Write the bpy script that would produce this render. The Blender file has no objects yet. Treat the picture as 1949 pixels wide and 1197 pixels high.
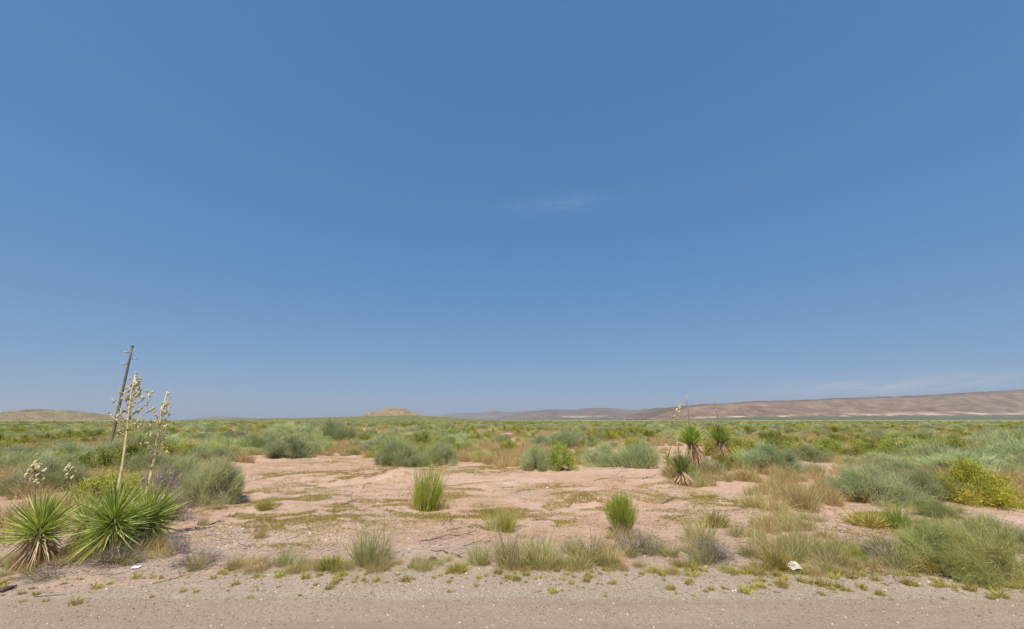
import bpy, math, random
import numpy as np
from mathutils import Vector, Quaternion, Matrix

# ------------------------------------------------------------------ camera, sky, sun
S = bpy.context.scene
COL = S.collection
FPX, PITCH, CAMZ = 780.0, math.radians(14.4), 2.5
cd = bpy.data.cameras.new('camera'); cam = bpy.data.objects.new('camera', cd); COL.objects.link(cam)
cd.sensor_width = 36; cd.lens = FPX / 1949 * 36; cd.clip_start = 0.1; cd.clip_end = 80000
cam.location = (0, 0, CAMZ); cam.rotation_euler = (math.pi / 2 + PITCH, 0, 0)
S.camera = cam
S.view_settings.view_transform = 'Standard'; S.view_settings.look = 'None'
S.view_settings.exposure = 0.16; S.view_settings.gamma = 1
S.cycles.max_bounces = 6; S.cycles.transparent_max_bounces = 4; S.cycles.volume_bounces = 0

SUN_EL = math.radians(60); SUN_AZ = math.radians(190)          # clockwise from +Y
W = bpy.data.worlds.new('World'); S.world = W; W.use_nodes = True
nt = W.node_tree; nt.nodes.clear()
N = nt.nodes.new; L = nt.links.new
out = N('ShaderNodeOutputWorld'); bg = N('ShaderNodeBackground'); bg.inputs[1].default_value = 0.1
sky = N('ShaderNodeTexSky'); sky.sky_type = 'NISHITA'; sky.sun_disc = False
sky.sun_elevation = SUN_EL; sky.sun_rotation = SUN_AZ
sky.altitude = 1300; sky.air_density = 1.0; sky.dust_density = 1.0; sky.ozone_density = 4
def mnode(tree, op, a, b=None, c=None):
    n = tree.nodes.new('ShaderNodeMath'); n.operation = op
    for i, v in enumerate((a, b, c)):
        if v is None: continue
        if isinstance(v, (int, float)): n.inputs[i].default_value = v
        else: tree.links.new(v, n.inputs[i])
    return n.outputs[0]
tc = N('ShaderNodeTexCoord'); sep = N('ShaderNodeSeparateXYZ'); L(tc.outputs['Generated'], sep.inputs[0])
X, Y, Z = sep.outputs
yy = mnode(nt, 'MAXIMUM', Y, 0.05)
u = mnode(nt, 'DIVIDE', X, yy); v = mnode(nt, 'DIVIDE', Z, yy)
comb = N('ShaderNodeCombineXYZ'); L(mnode(nt, 'MULTIPLY_ADD', v, 0.9, mnode(nt, 'MULTIPLY', u, 5.0)), comb.inputs[0])
L(mnode(nt, 'MULTIPLY_ADD', u, -5.0, mnode(nt, 'MULTIPLY', v, 42.0)), comb.inputs[1])
ns = N('ShaderNodeTexNoise'); ns.inputs['Scale'].default_value = 1.6; ns.inputs['Detail'].default_value = 7; ns.inputs['Roughness'].default_value = .62
ns.inputs['Distortion'].default_value = .6
L(comb.outputs[0], ns.inputs[0])
wisp = N('ShaderNodeMapRange'); wisp.inputs[1].default_value = .30; wisp.inputs[2].default_value = .80; L(ns.outputs[0], wisp.inputs[0])
def patch(u0, v0, su, sv, amp, tilt=0.0):
    du = mnode(nt, 'DIVIDE', mnode(nt, 'SUBTRACT', u, u0), su)
    vt = mnode(nt, 'SUBTRACT', mnode(nt, 'SUBTRACT', v, v0), mnode(nt, 'MULTIPLY', mnode(nt, 'SUBTRACT', u, u0), tilt))
    dv = mnode(nt, 'DIVIDE', vt, sv)
    r = mnode(nt, 'ADD', mnode(nt, 'MULTIPLY', du, du), mnode(nt, 'MULTIPLY', dv, dv))
    return mnode(nt, 'MULTIPLY', mnode(nt, 'EXPONENT', mnode(nt, 'MULTIPLY', r, -1.0)), amp)
# the faint wisp mid-sky, a veil low on the right, a thinner one further along the same band
cl = mnode(nt, 'ADD', patch(0.125, 0.565, .14, .026, .20, .12), mnode(nt, 'ADD', patch(0.95, 0.082, .30, .02, 1.0, .055), patch(0.2, 0.11, .9, .02, .10, .0)))
cl = mnode(nt, 'MULTIPLY', cl, wisp.outputs[0])
mixc = N('ShaderNodeMix'); mixc.data_type = 'RGBA'; L(cl, mixc.inputs[0]); 
ss = N('ShaderNodeSeparateColor'); L(sky.outputs[0], ss.inputs[0]); gm = N('ShaderNodeCombineColor')   # the photograph's tone curve for the sky, one exponent per channel
for k_, (ex, gain) in enumerate(((.74, .80), (.44, 1.67), (.30, 3.05))):
    L(mnode(nt, 'MULTIPLY', mnode(nt, 'POWER', ss.outputs[k_], ex), gain), gm.inputs[k_])
L(gm.outputs[0], mixc.inputs[6])
mixc.inputs[7].default_value = (5.2, 5.6, 6.4, 1)
L(mixc.outputs[2], bg.inputs[0]); L(bg.outputs[0], out.inputs[0])

sd = bpy.data.lights.new('sun', 'SUN'); sd.energy = 4.9; sd.angle = math.radians(.53); sd.color = (1.0, .93, .80)
sun = bpy.data.objects.new('sun', sd); COL.objects.link(sun)
sdir = Vector((math.sin(SUN_AZ) * math.cos(SUN_EL), math.cos(SUN_AZ) * math.cos(SUN_EL), math.sin(SUN_EL)))
sun.rotation_euler = sdir.to_track_quat('Z', 'Y').to_euler(); sun.location = (0, 0, 50)

# ------------------------------------------------------------------ helpers
rng = np.random.default_rng(7); random.seed(7)
R = math.radians

def vnoise(x, y, seed=0):
    x = np.asarray(x, float); y = np.asarray(y, float)
    xi = np.floor(x).astype(np.int64); yi = np.floor(y).astype(np.int64); fx = x - xi; fy = y - yi
    def h(a, b):
        n = (a * 374761393 + b * 668265263 + seed * 974634777) & 0xffffffff
        n = ((n ^ (n >> 13)) * 1274126177) & 0xffffffff
        return ((n ^ (n >> 16)) & 0xffffff) / 0xffffff
    sx = fx * fx * (3 - 2 * fx); sy = fy * fy * (3 - 2 * fy)
    a = h(xi, yi) * (1 - sx) + h(xi + 1, yi) * sx; b = h(xi, yi + 1) * (1 - sx) + h(xi + 1, yi + 1) * sx
    return a * (1 - sy) + b * sy
def fbm(x, y, seed=0, o=4):
    s = 0; a = .5; t = 0
    for i in range(o):
        s = s + a * vnoise(x, y, seed + i); t += a; a *= .5; x = x * 2.03; y = y * 2.03
    return s / t
def sstep(a, b, x):
    t = np.clip((x - a) / (b - a), 0, 1); return t * t * (3 - 2 * t)

def edge_y(x):                       # outer edge of the gravel shoulder
    x = np.asarray(x, float)
    return 8.0 - np.minimum(.8, .7 * (x / 9) ** 2) + .35 * (fbm(x / .9, x * 0 + 3, 5) - .5) + .25 * (fbm(x / 4, x * 0, 8) - .5)
MOUNDS = []                          # (x, y, rx, ry, h) filled below
def hgt(x, y):
    x = np.asarray(x, float); y = np.asarray(y, float)
    d = y - edge_y(x)
    s = sstep(.1, 3.5, d)
    z = s * (.22 * fbm(x / 2.2, y / 2.2, 11) + .34 * fbm(x / 7, y / 7, 12) - .26 + .11 * (fbm(x / .6, y / .6, 13) - .5))
    z = z + .05 * sstep(.0, .5, d) * fbm(x / .6, y / .6, 14) * sstep(-.2, .6, d)
    r = np.hypot(x, y)
    z = z + 1.2 * (fbm(x / 90, y / 90, 15) - .5) * sstep(50, 300, r) * sstep(6000, 2500, r)
    for mx, my, rx, ry, h in MOUNDS:
        z = z + h * np.exp(-((x - mx) / rx) ** 2 - ((y - my) / ry) ** 2)
    return z
def ray(px, py):
    a = (px - 974.5) / FPX; b = (598.5 - py) / FPX
    return np.array([a, math.cos(PITCH) - b * math.sin(PITCH), math.sin(PITCH) + b * math.cos(PITCH)])
def at(px, py):                      # ground point seen at a place of the photograph
    d = ray(px, py); z = 0
    for _ in range(25):
        t = (z - CAMZ) / min(d[2], -1e-4); p = d * t; z = .5 * z + .5 * float(hgt(p[0], p[1]))
    return Vector((p[0], p[1], float(hgt(p[0], p[1]))))
def plane(px, py, Yd):               # point on the upright plane Y = Yd
    d = ray(px, py); t = Yd / d[1]; return Vector((d[0] * t, Yd, CAMZ + d[2] * t))
def scale_at(p):                     # metres per photograph pixel at p
    return (p.y * math.cos(PITCH) + (p.z - CAMZ) * math.sin(PITCH)) / FPX
p_ = at(757, 915); MOUNDS.append((p_.x, p_.y, 1.0, .8, .42))
p_ = at(1130, 955); MOUNDS.append((p_.x, p_.y, 1.6, 1.0, .30))
p_ = at(1000, 915); MOUNDS.append((p_.x, p_.y + 2, 7, 2.2, .25))
p_ = at(1350, 905); MOUNDS.append((p_.x, p_.y, 3.2, 2.4, .35))
p_ = at(230, 1040); MOUNDS.append((p_.x, p_.y, 1.8, 1.2, .12))

def tag(o, label=None, cat=None, group=None, kind=None):
    if label: o['label'] = label
    if cat: o['category'] = cat
    if group: o['group'] = group
    if kind: o['kind'] = kind
    return o
def mesh(name, V, T, mats, attrs=None, mi=None, smooth=False):
    V = np.asarray(V, np.float32); T = np.asarray(T, np.int32)
    k = T.shape[1]
    me = bpy.data.meshes.new(name)
    me.vertices.add(len(V)); me.vertices.foreach_set('co', V.ravel())
    me.loops.add(T.size); me.loops.foreach_set('vertex_index', T.ravel())
    me.polygons.add(len(T)); me.polygons.foreach_set('loop_start', np.arange(0, T.size, k, dtype=np.int32))
    if mi is not None: me.polygons.foreach_set('material_index', np.asarray(mi, np.int32))
    if smooth: me.polygons.foreach_set('use_smooth', np.ones(len(T), bool))
    for kk, a in (attrs or {}).items():
        at_ = me.attributes.new(kk, 'FLOAT', 'POINT'); at_.data.foreach_set('value', np.asarray(a, np.float32))
    for m in (mats if isinstance(mats, (list, tuple)) else [mats]): me.materials.append(m)
    me.update(calc_edges=True); me.validate()
    return me
def ob(name, me, parent=None, loc=(0, 0, 0), rot=None, scl=None):
    o = bpy.data.objects.new(name, me); COL.objects.link(o); o.location = loc
    if rot is not None:
        if isinstance(rot, Quaternion): o.rotation_mode = 'QUATERNION'; o.rotation_quaternion = rot
        else: o.rotation_euler = rot
    if scl is not None: o.scale = scl
    if parent: o.parent = parent
    return o
def nrm(v): return v / np.maximum(np.linalg.norm(v, axis=-1, keepdims=True), 1e-9)

def blades(P, D, Ln, Wd, bend=.15, segs=2, droop=.15, prof=None):
    """many tapered strips: roots P, directions D, lengths, widths; returns V, T, rnd, tip"""
    n = len(P); D = nrm(D); Ln = np.broadcast_to(Ln, n)[:, None]; Wd = np.broadcast_to(Wd, n)[:, None]
    side = nrm(np.cross(D, rng.normal(size=(n, 3))))
    b = rng.normal(size=(n, 3)) * bend + np.array([0, 0, -1.0]) * droop
    V = []; tips = []
    for k in range(segs + 1):
        t = k / segs
        c = P + D * Ln * t + b * Ln * t * t
        if k < segs:
            w = Wd * ((1 - t) ** .7 if prof is None else prof[k])
            V += [c - side * w / 2, c + side * w / 2]; tips += [t, t]
        else: V += [c]; tips += [1.0]
    m = len(V); V = np.stack(V, 1)
    T = []
    for k in range(segs - 1):
        T += [[2 * k, 2 * k + 1, 2 * k + 3], [2 * k, 2 * k + 3, 2 * k + 2]]
    T += [[2 * segs - 2, 2 * segs - 1, 2 * segs]]
    T = (np.arange(n) * m)[:, None, None] + np.array(T)[None]
    return V.reshape(-1, 3), T.reshape(-1, 3), np.repeat(rng.random(n), m), np.tile(np.array(tips), n)
def tube(pts, rad, sides=5):
    pts = np.asarray(pts, float); n = len(pts); V = []; T = []
    for i in range(n):
        t = nrm(pts[min(i + 1, n - 1)] - pts[max(i - 1, 0)])
        a = nrm(np.cross(t, [.3, .9, .31])); b = np.cross(t, a)
        for s in range(sides):
            g = 2 * math.pi * s / sides; V.append(pts[i] + rad[i] * (a * math.cos(g) + b * math.sin(g)))
    for i in range(n - 1):
        for s in range(sides):
            q = [i * sides + s, i * sides + (s + 1) % sides, (i + 1) * sides + (s + 1) % sides, (i + 1) * sides + s]
            T += [[q[0], q[1], q[2]], [q[0], q[2], q[3]]]
    for s in range(1, sides - 1):
        T += [[0, s + 1, s], [(n - 1) * sides, (n - 1) * sides + s, (n - 1) * sides + s + 1]]
    return np.array(V), np.array(T)
def join(parts):
    V = []; T = []; A = []; B = []; M = []; o = 0
    for i, p in enumerate(parts):
        v, t = p[0], p[1]; V.append(v); T.append(np.asarray(t) + o); o += len(v)
        A.append(p[2] if len(p) > 2 and p[2] is not None else np.full(len(v), rng.random()))
        B.append(p[3] if len(p) > 3 and p[3] is not None else np.full(len(v), .5))
        M.append(np.full(len(t), p[4] if len(p) > 4 else 0))
    return np.vstack(V), np.vstack(T), np.concatenate(A), np.concatenate(B), np.concatenate(M)

# ------------------------------------------------------------------ materials
def newmat(name):
    m = bpy.data.materials.new(name); m.use_nodes = True; t = m.node_tree; t.nodes.clear()
    o = t.nodes.new('ShaderNodeOutputMaterial'); return m, t, o
def ramp(t, fac, stops):
    r = t.nodes.new('ShaderNodeValToRGB'); t.links.new(fac, r.inputs[0]); e = r.color_ramp.elements
    while len(e) < len(stops): e.new(.5)
    for i, (p, c) in enumerate(stops): e[i].position = p; e[i].color = (*c, 1)
    return r.outputs[0]
def mixrgb(t, f, a, b, mode='MIX'):
    n = t.nodes.new('ShaderNodeMix'); n.data_type = 'RGBA'; n.blend_type = mode
    for s, vv in ((0, f), (6, a), (7, b)):
        if isinstance(vv, (int, float)): n.inputs[s].default_value = vv
        elif isinstance(vv, tuple): n.inputs[s].default_value = (*vv, 1)
        else: t.links.new(vv, n.inputs[s])
    return n.outputs[2]
def noise(t, vec, scale, detail=4, rough=.55, dist=0):
    n = t.nodes.new('ShaderNodeTexNoise'); n.inputs['Scale'].default_value = scale; n.inputs['Detail'].default_value = detail
    n.inputs['Roughness'].default_value = rough; n.inputs['Distortion'].default_value = dist
    if vec is not None: t.links.new(vec, n.inputs[0])
    return n.outputs[0]
def maprange(t, x, a, b, c=0., d=1., smooth=True):
    n = t.nodes.new('ShaderNodeMapRange'); n.interpolation_type = 'SMOOTHSTEP' if smooth else 'LINEAR'
    t.links.new(x, n.inputs[0])
    for i, vv in enumerate((a, b, c, d)): n.inputs[i + 1].default_value = vv
    return n.outputs[0]
def leafmat(name, stops, trans=.3, tip=None, var=.25, hue=.02, gloss=0):
    m, t, o = newmat(name)
    a = t.nodes.new('ShaderNodeAttribute'); a.attribute_name = 'rnd'
    c = ramp(t, a.outputs['Fac'], stops)
    if tip:
        b = t.nodes.new('ShaderNodeAttribute'); b.attribute_name = 'tip'
        c = mixrgb(t, maprange(t, b.outputs['Fac'], tip[1], 1.0), c, tip[0])
    oi = t.nodes.new('ShaderNodeObjectInfo')
    hs = t.nodes.new('ShaderNodeHueSaturation'); t.links.new(c, hs.inputs['Color'])
    t.links.new(maprange(t, oi.outputs['Random'], 0, 1, 1 - var, 1 + var, False), hs.inputs['Value'])
    r2 = mnode(t, 'FRACT', mnode(t, 'MULTIPLY', oi.outputs['Random'], 17.3))
    t.links.new(maprange(t, r2, 0, 1, .5 - hue, .5 + hue, False), hs.inputs['Hue'])
    c = hs.outputs[0]
    if gloss:
        d = t.nodes.new('ShaderNodeBsdfPrincipled'); t.links.new(c, d.inputs['Base Color']); d.inputs['Roughness'].default_value = gloss
    else:
        d = t.nodes.new('ShaderNodeBsdfDiffuse'); t.links.new(c, d.inputs[0])
    tr = t.nodes.new('ShaderNodeBsdfTranslucent'); t.links.new(c, tr.inputs[0])
    mx = t.nodes.new('ShaderNodeMixShader'); mx.inputs[0].default_value = trans
    t.links.new(d.outputs[0], mx.inputs[1]); t.links.new(tr.outputs[0], mx.inputs[2]); t.links.new(mx.outputs[0], o.inputs[0])
    return m
M_SAGE = leafmat('sage', [(0, (.27, .30, .13)), (.5, (.50, .53, .27)), (1, (.74, .71, .40))], .45, var=.22, hue=.025)
M_SAGEG = leafmat('sage_green', [(0, (.29, .31, .10)), (.5, (.52, .52, .20)), (1, (.76, .69, .31))], .45, var=.22, hue=.025)
M_BUSH = leafmat('bush_leaf', [(0, (.21, .23, .035)), (.5, (.41, .42, .09)), (1, (.66, .59, .17))], .45, var=.25, hue=.025)
M_YEL = leafmat('yellow_leaf', [(0, (.24, .29, .04)), (.5, (.44, .47, .08)), (1, (.72, .66, .13))], .4, var=.1)
M_DRY = leafmat('dry_grass', [(0, (.40, .28, .12)), (.45, (.62, .46, .22)), (.75, (.50, .44, .17)), (1, (.78, .60, .33))], .38, var=.18, hue=.015)
M_GRASS = leafmat('grey_green_grass', [(0, (.30, .29, .11)), (.4, (.44, .42, .17)), (.75, (.58, .49, .23)), (1, (.76, .62, .36))], .38, var=.15, hue=.02)
M_LIME = leafmat('lime_grass', [(0, (.22, .32, .03)), (.5, (.40, .49, .06)), (.72, (.52, .54, .12)), (.85, (.62, .52, .22)), (1, (.74, .60, .34))], .48, var=.12)
M_DEAD = leafmat('dead_twig', [(0, (.15, .12, .10)), (.5, (.28, .235, .20)), (1, (.42, .36, .30))], 0.0, var=.2)
M_TUFT = leafmat('tuft', [(0, (.30, .28, .05)), (.5, (.48, .43, .11)), (1, (.64, .54, .22))], .4, var=.2, hue=.02)
M_COVER = leafmat('cover', [(0, (.26, .20, .05)), (.4, (.40, .31, .10)), (.75, (.42, .37, .08)), (1, (.54, .43, .17))], .35, var=.1)
M_YUC = leafmat('yucca_leaf', [(0, (.24, .32, .045)), (1, (.50, .55, .13))], .28, tip=((.55, .48, .2), .8), var=.38, hue=.015, gloss=.36)
M_SKIRT = leafmat('yucca_dead_leaf', [(0, (.30, .21, .10)), (.5, (.52, .39, .20)), (1, (.74, .62, .40))], .15, var=.1)
M_POD = leafmat('pod', [(0, (.42, .36, .18)), (.6, (.54, .47, .26)), (1, (.30, .30, .12))], 0.0, var=.45, gloss=.6)
M_STEM = leafmat('stem', [(0, (.11, .085, .065)), (1, (.26, .21, .165))], 0.0, var=.1)

def simple(name, c, rough=.8, nscale=None, c2=None, bump=0, detail=5):
    m, t, o = newmat(name); p = t.nodes.new('ShaderNodeBsdfPrincipled'); p.inputs['Roughness'].default_value = rough
    p.inputs['Specular IOR Level'].default_value = .2
    if nscale:
        g = t.nodes.new('ShaderNodeTexCoord'); f = noise(t, g.outputs['Object'], nscale, detail)
        t.links.new(mixrgb(t, maprange(t, f, .3, .7), c, c2), p.inputs[0])
        if bump:
            b = t.nodes.new('ShaderNodeBump'); b.inputs['Strength'].default_value = bump; b.inputs['Distance'].default_value = .02
            t.links.new(f, b.inputs['Height']); t.links.new(b.outputs[0], p.inputs['Normal'])
    else: p.inputs[0].default_value = (*c, 1)
    t.links.new(p.outputs[0], o.inputs[0]); return m
M_STALK = simple('stalk', (.55, .42, .20), .7, 9, (.76, .66, .38))
M_STALKD = simple('stalk_dark', (.22, .15, .10), .8, 9, (.34, .25, .17))
M_TRUNK = simple('yucca_trunk', (.12, .09, .06), .9, 14, (.28, .21, .14), .6)
M_POLE = simple('pole_wood', (.14, .115, .085), .85, 3, (.23, .19, .145), .3)
M_METAL = simple('insulator', (.42, .42, .42), .4)
M_TWIG = simple('twig', (.09, .065, .05), .9, 6, (.17, .125, .095))
M_PAPER = simple('white_litter', (.80, .80, .78), .6, 20, (.7, .69, .66))
M_RUB = simple('rubber', (.035, .03, .028), .7, 25, (.08, .065, .055), .4)
M_CAN = simple('can', (.10, .03, .03), .35, 18, (.03, .02, .02))

def m_ground():
    m, t, o = newmat('desert_sand'); p = t.nodes.new('ShaderNodeBsdfPrincipled'); p.inputs['Roughness'].default_value = .95
    p.inputs['Specular IOR Level'].default_value = .1
    g = t.nodes.new('ShaderNodeNewGeometry'); P = g.outputs['Position']
    sp = t.nodes.new('ShaderNodeSeparateXYZ'); t.links.new(P, sp.inputs[0])
    c = mixrgb(t, maprange(t, noise(t, P, .22, 5), .35, .65), (.53, .335, .235), (.58, .40, .30))
    c = mixrgb(t, maprange(t, noise(t, P, .9, 6, .6, .5), .55, .75), c, (.60, .46, .36))        # pale crusted patches
    c = mixrgb(t, mnode(t, 'MULTIPLY', maprange(t, noise(t, P, 1.7, 6, .65, .8), .55, .72), .55), c, (.40, .25, .165))
    rl = t.nodes.new('ShaderNodeMapping'); rl.inputs['Scale'].default_value = (.5, 2.2, 1); rl.inputs['Rotation'].default_value = (0, 0, .2); t.links.new(P, rl.inputs[0])
    c = mixrgb(t, mnode(t, 'MULTIPLY', maprange(t, noise(t, rl.outputs[0], 2.2, 7, .7, .8), .52, .66), .6), c, (.37, .215, .135))   # damp, rain-washed rills
    c = mixrgb(t, mnode(t, 'MULTIPLY', maprange(t, noise(t, rl.outputs[0], 3.1, 6, .7, .5), .56, .70), .6), c, (.66, .50, .39))
    # greyer gravelly soil close to the road
    gr = mnode(t, 'MULTIPLY', maprange(t, sp.outputs[1], 10.5, 8.0), maprange(t, noise(t, P, 1.3, 5), .3, .6))
    c = mixrgb(t, mnode(t, 'MULTIPLY', gr, .75), c, (.40, .32, .26))
    # plant litter: dark specks
    c = mixrgb(t, mnode(t, 'MULTIPLY', maprange(t, noise(t, P, 14, 3, .6), .62, .72), .5), c, (.20, .14, .09))
    c = mixrgb(t, mnode(t, 'MULTIPLY', maprange(t, noise(t, P, 19, 2, .6), .64, .72), .6), c, (.72, .62, .54))
    # low green-brown growth too fine to model
    gp = mnode(t, 'MULTIPLY', maprange(t, noise(t, P, .5, 6, .65, .6), .52, .66), maprange(t, noise(t, P, 5, 4, .7), .35, .6))
    c = mixrgb(t, mnode(t, 'MULTIPLY', gp, .8), c, (.33, .26, .11))
    ln = t.nodes.new('ShaderNodeVectorMath'); ln.operation = 'LENGTH'; t.links.new(P, ln.inputs[0])
    far = maprange(t, ln.outputs['Value'], 60, 330)
    veg = mixrgb(t, maprange(t, noise(t, P, .03, 6, .65), .4, .6), (.25, .24, .09), (.40, .32, .15))
    veg = mixrgb(t, maprange(t, noise(t, P, .0022, 5, .6), .45, .62), veg, (.18, .19, .08))
    veg = mixrgb(t, mnode(t, 'MULTIPLY', maprange(t, noise(t, P, .011, 4, .6), .63, .72), .7), veg, (.42, .29, .2))
    c = mixrgb(t, far, c, veg)
    t.links.new(c, p.inputs[0])
    b1 = t.nodes.new('ShaderNodeBump'); b1.inputs['Strength'].default_value = 1.0; b1.inputs['Distance'].default_value = .10
    hh = mnode(t, 'ADD', noise(t, P, 6, 7, .65), mnode(t, 'MULTIPLY', noise(t, P, 38, 3, .6), .25))
    t.links.new(hh, b1.inputs['Height']); t.links.new(b1.outputs[0], p.inputs['Normal'])
    t.links.new(p.outputs[0], o.inputs[0]); return m
def m_gravel(name, a, b, sc, dark, light):
    m, t, o = newmat(name); p = t.nodes.new('ShaderNodeBsdfPrincipled'); p.inputs['Roughness'].default_value = .9
    p.inputs['Specular IOR Level'].default_value = .15
    g = t.nodes.new('ShaderNodeNewGeometry'); P = g.outputs['Position']
    c = mixrgb(t, maprange(t, noise(t, P, .55, 6, .6, .3), .35, .65), a, b)
    vo = t.nodes.new('ShaderNodeTexVoronoi'); vo.inputs['Scale'].default_value = sc; t.links.new(P, vo.inputs[0])
    sv = t.nodes.new('ShaderNodeSeparateColor'); t.links.new(vo.outputs['Color'], sv.inputs[0])
    c = mixrgb(t, maprange(t, sv.outputs[0], .62, .95), c, light)
    c = mixrgb(t, maprange(t, sv.outputs[1], .68, .95), c, dark)
    c = mixrgb(t, mnode(t, 'MULTIPLY', maprange(t, noise(t, P, 9, 5, .7), .5, .7), .35), c, dark)
    st = t.nodes.new('ShaderNodeMapping'); st.inputs['Scale'].default_value = (.12, 2.2, 1); t.links.new(P, st.inputs[0])
    c = mixrgb(t, mnode(t, 'MULTIPLY', maprange(t, noise(t, st.outputs[0], 1.2, 4), .5, .7), .4), c, tuple(.8 * q for q in a))
    t.links.new(c, p.inputs[0])
    b1 = t.nodes.new('ShaderNodeBump'); b1.inputs['Strength'].default_value = .8; b1.inputs['Distance'].default_value = .012
    t.links.new(mnode(t, 'ADD', vo.outputs['Distance'], noise(t, P, 25, 4)), b1.inputs['Height']); b1.invert = True
    t.links.new(b1.outputs[0], p.inputs['Normal'])
    t.links.new(p.outputs[0], o.inputs[0]); return m
M_GROUND = m_ground()
M_ROAD = m_gravel('chip_seal', (.345, .25, .182), (.385, .285, .21), 85, (.235, .175, .13), (.45, .35, .265))
M_SHOULD = m_gravel('gravel', (.375, .285, .21), (.42, .325, .245), 65, (.19, .155, .115), (.47, .39, .305))

# ------------------------------------------------------------------ ground, road
def build_ground():
    front = np.radians(np.linspace(-75, 75, 430)); back = np.radians(np.linspace(75, 285, 44))[1:-1]
    th = np.concatenate([front, back]); rr = np.concatenate([[1.5, 3], np.geomspace(4.5, 30000, 430)])
    TH, RR = np.meshgrid(th, rr); x = np.sin(TH) * RR; y = np.cos(TH) * RR
    z = np.where(y > 5, hgt(x, y), 0)
    V = np.vstack([[[0, 0, 0]], np.stack([x, y, z], -1).reshape(-1, 3)])
    n = len(th); m = len(rr); idx = 1 + np.arange(n * m).reshape(m, n); nx = np.roll(idx, -1, 1)
    q1 = np.stack([idx[:-1], idx[1:], nx[1:]], -1).reshape(-1, 3); q2 = np.stack([idx[:-1], nx[1:], nx[:-1]], -1).reshape(-1, 3)
    c = np.stack([np.zeros(n, int), idx[0], nx[0]], -1)
    T = np.vstack([c, q1, q2])[:, ::-1]
    tag(ob('ground', mesh('ground', V, T, M_GROUND, smooth=True)), 'reddish sandy desert plain reaching the horizon', kind='structure')
build_ground()
def strip(name, y0f, y1f, z, mat, label):
    xs = np.concatenate([np.linspace(-400, -20, 60)[:-1], np.linspace(-20, 20, 320), np.linspace(20, 400, 60)[1:]])
    nr = 6
    V = []
    for k in range(nr):
        f = k / (nr - 1); V.append(np.stack([xs, y0f(xs) * (1 - f) + y1f(xs) * f, np.full_like(xs, z)], -1))
    V = np.vstack(V); n = len(xs); I = np.arange(n * nr).reshape(nr, n)
    T = np.stack([I[:-1, :-1], I[:-1, 1:], I[1:, 1:], I[1:, :-1]], -1).reshape(-1, 4)
    return tag(ob(name, mesh(name, V, T, mat)), label, kind='structure')
strip('road_shoulder', lambda x: x * 0 + 5.5, lambda x: edge_y(x), .004, M_SHOULD, 'grey gravel road shoulder dotted with weed tufts')
redge = lambda x: 6.72 + .16 * (fbm(x / .7, x * 0 + 9, 31) - .5) + .12 * (fbm(x / 3, x * 0, 32) - .5)
strip('road', lambda x: x * 0 - 4.0, redge, .009, M_ROAD, 'pinkish chip sealed road in the foreground')

# ------------------------------------------------------------------ hills
def m_hill(name, cols, scale, dots=0, low=None):
    """cols: by slope-noise; low: (height share, colour) scrub on the foot; dots: shrub specks"""
    m, t, o = newmat(name); d = t.nodes.new('ShaderNodeBsdfDiffuse')
    g = t.nodes.new('ShaderNodeNewGeometry'); P = g.outputs['Position']
    c = ramp(t, noise(t, P, scale, 7, .65, .4), [(.32, cols[0]), (.5, cols[1]), (.68, cols[2])])
    a = t.nodes.new('ShaderNodeAttribute'); a.attribute_name = 'h'
    hv = mnode(t, 'ADD', a.outputs['Fac'], mnode(t, 'MULTIPLY', mnode(t, 'SUBTRACT', noise(t, P, scale * .7, 5), .5), .25))
    if len(cols) > 3:   # pale outcrop band above the foot
        bm = mnode(t, 'MULTIPLY', maprange(t, hv, .13, .2), maprange(t, hv, .36, .26))
        bm = mnode(t, 'MULTIPLY', bm, maprange(t, noise(t, P, scale * .35, 3), .50, .62))
        c = mixrgb(t, bm, c, cols[3])
        c = mixrgb(t, mnode(t, 'MULTIPLY', maprange(t, a.outputs['Fac'], .86, .97), .55), c, tuple(.45 * q for q in cols[0]))
        st = t.nodes.new('ShaderNodeMapping'); st.inputs['Scale'].default_value = (.12, .12, 2.5); t.links.new(P, st.inputs[0])
        c = mixrgb(t, mnode(t, 'MULTIPLY', maprange(t, noise(t, st.outputs[0], scale * 4, 4), .5, .65), .4), c, tuple(.6 * q for q in cols[0]))
    if dots:
        vo = t.nodes.new('ShaderNodeTexVoronoi'); vo.inputs['Scale'].default_value = dots; t.links.new(P, vo.inputs[0])
        c = mixrgb(t, maprange(t, vo.outputs['Distance'], .42, .25), c, (.085, .09, .04))
    if low: c = mixrgb(t, maprange(t, hv, low[0] + .08, low[0] - .04), c, low[1])
    t.links.new(c, d.inputs[0]); t.links.new(d.outputs[0], o.inputs[0]); return m
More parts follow.
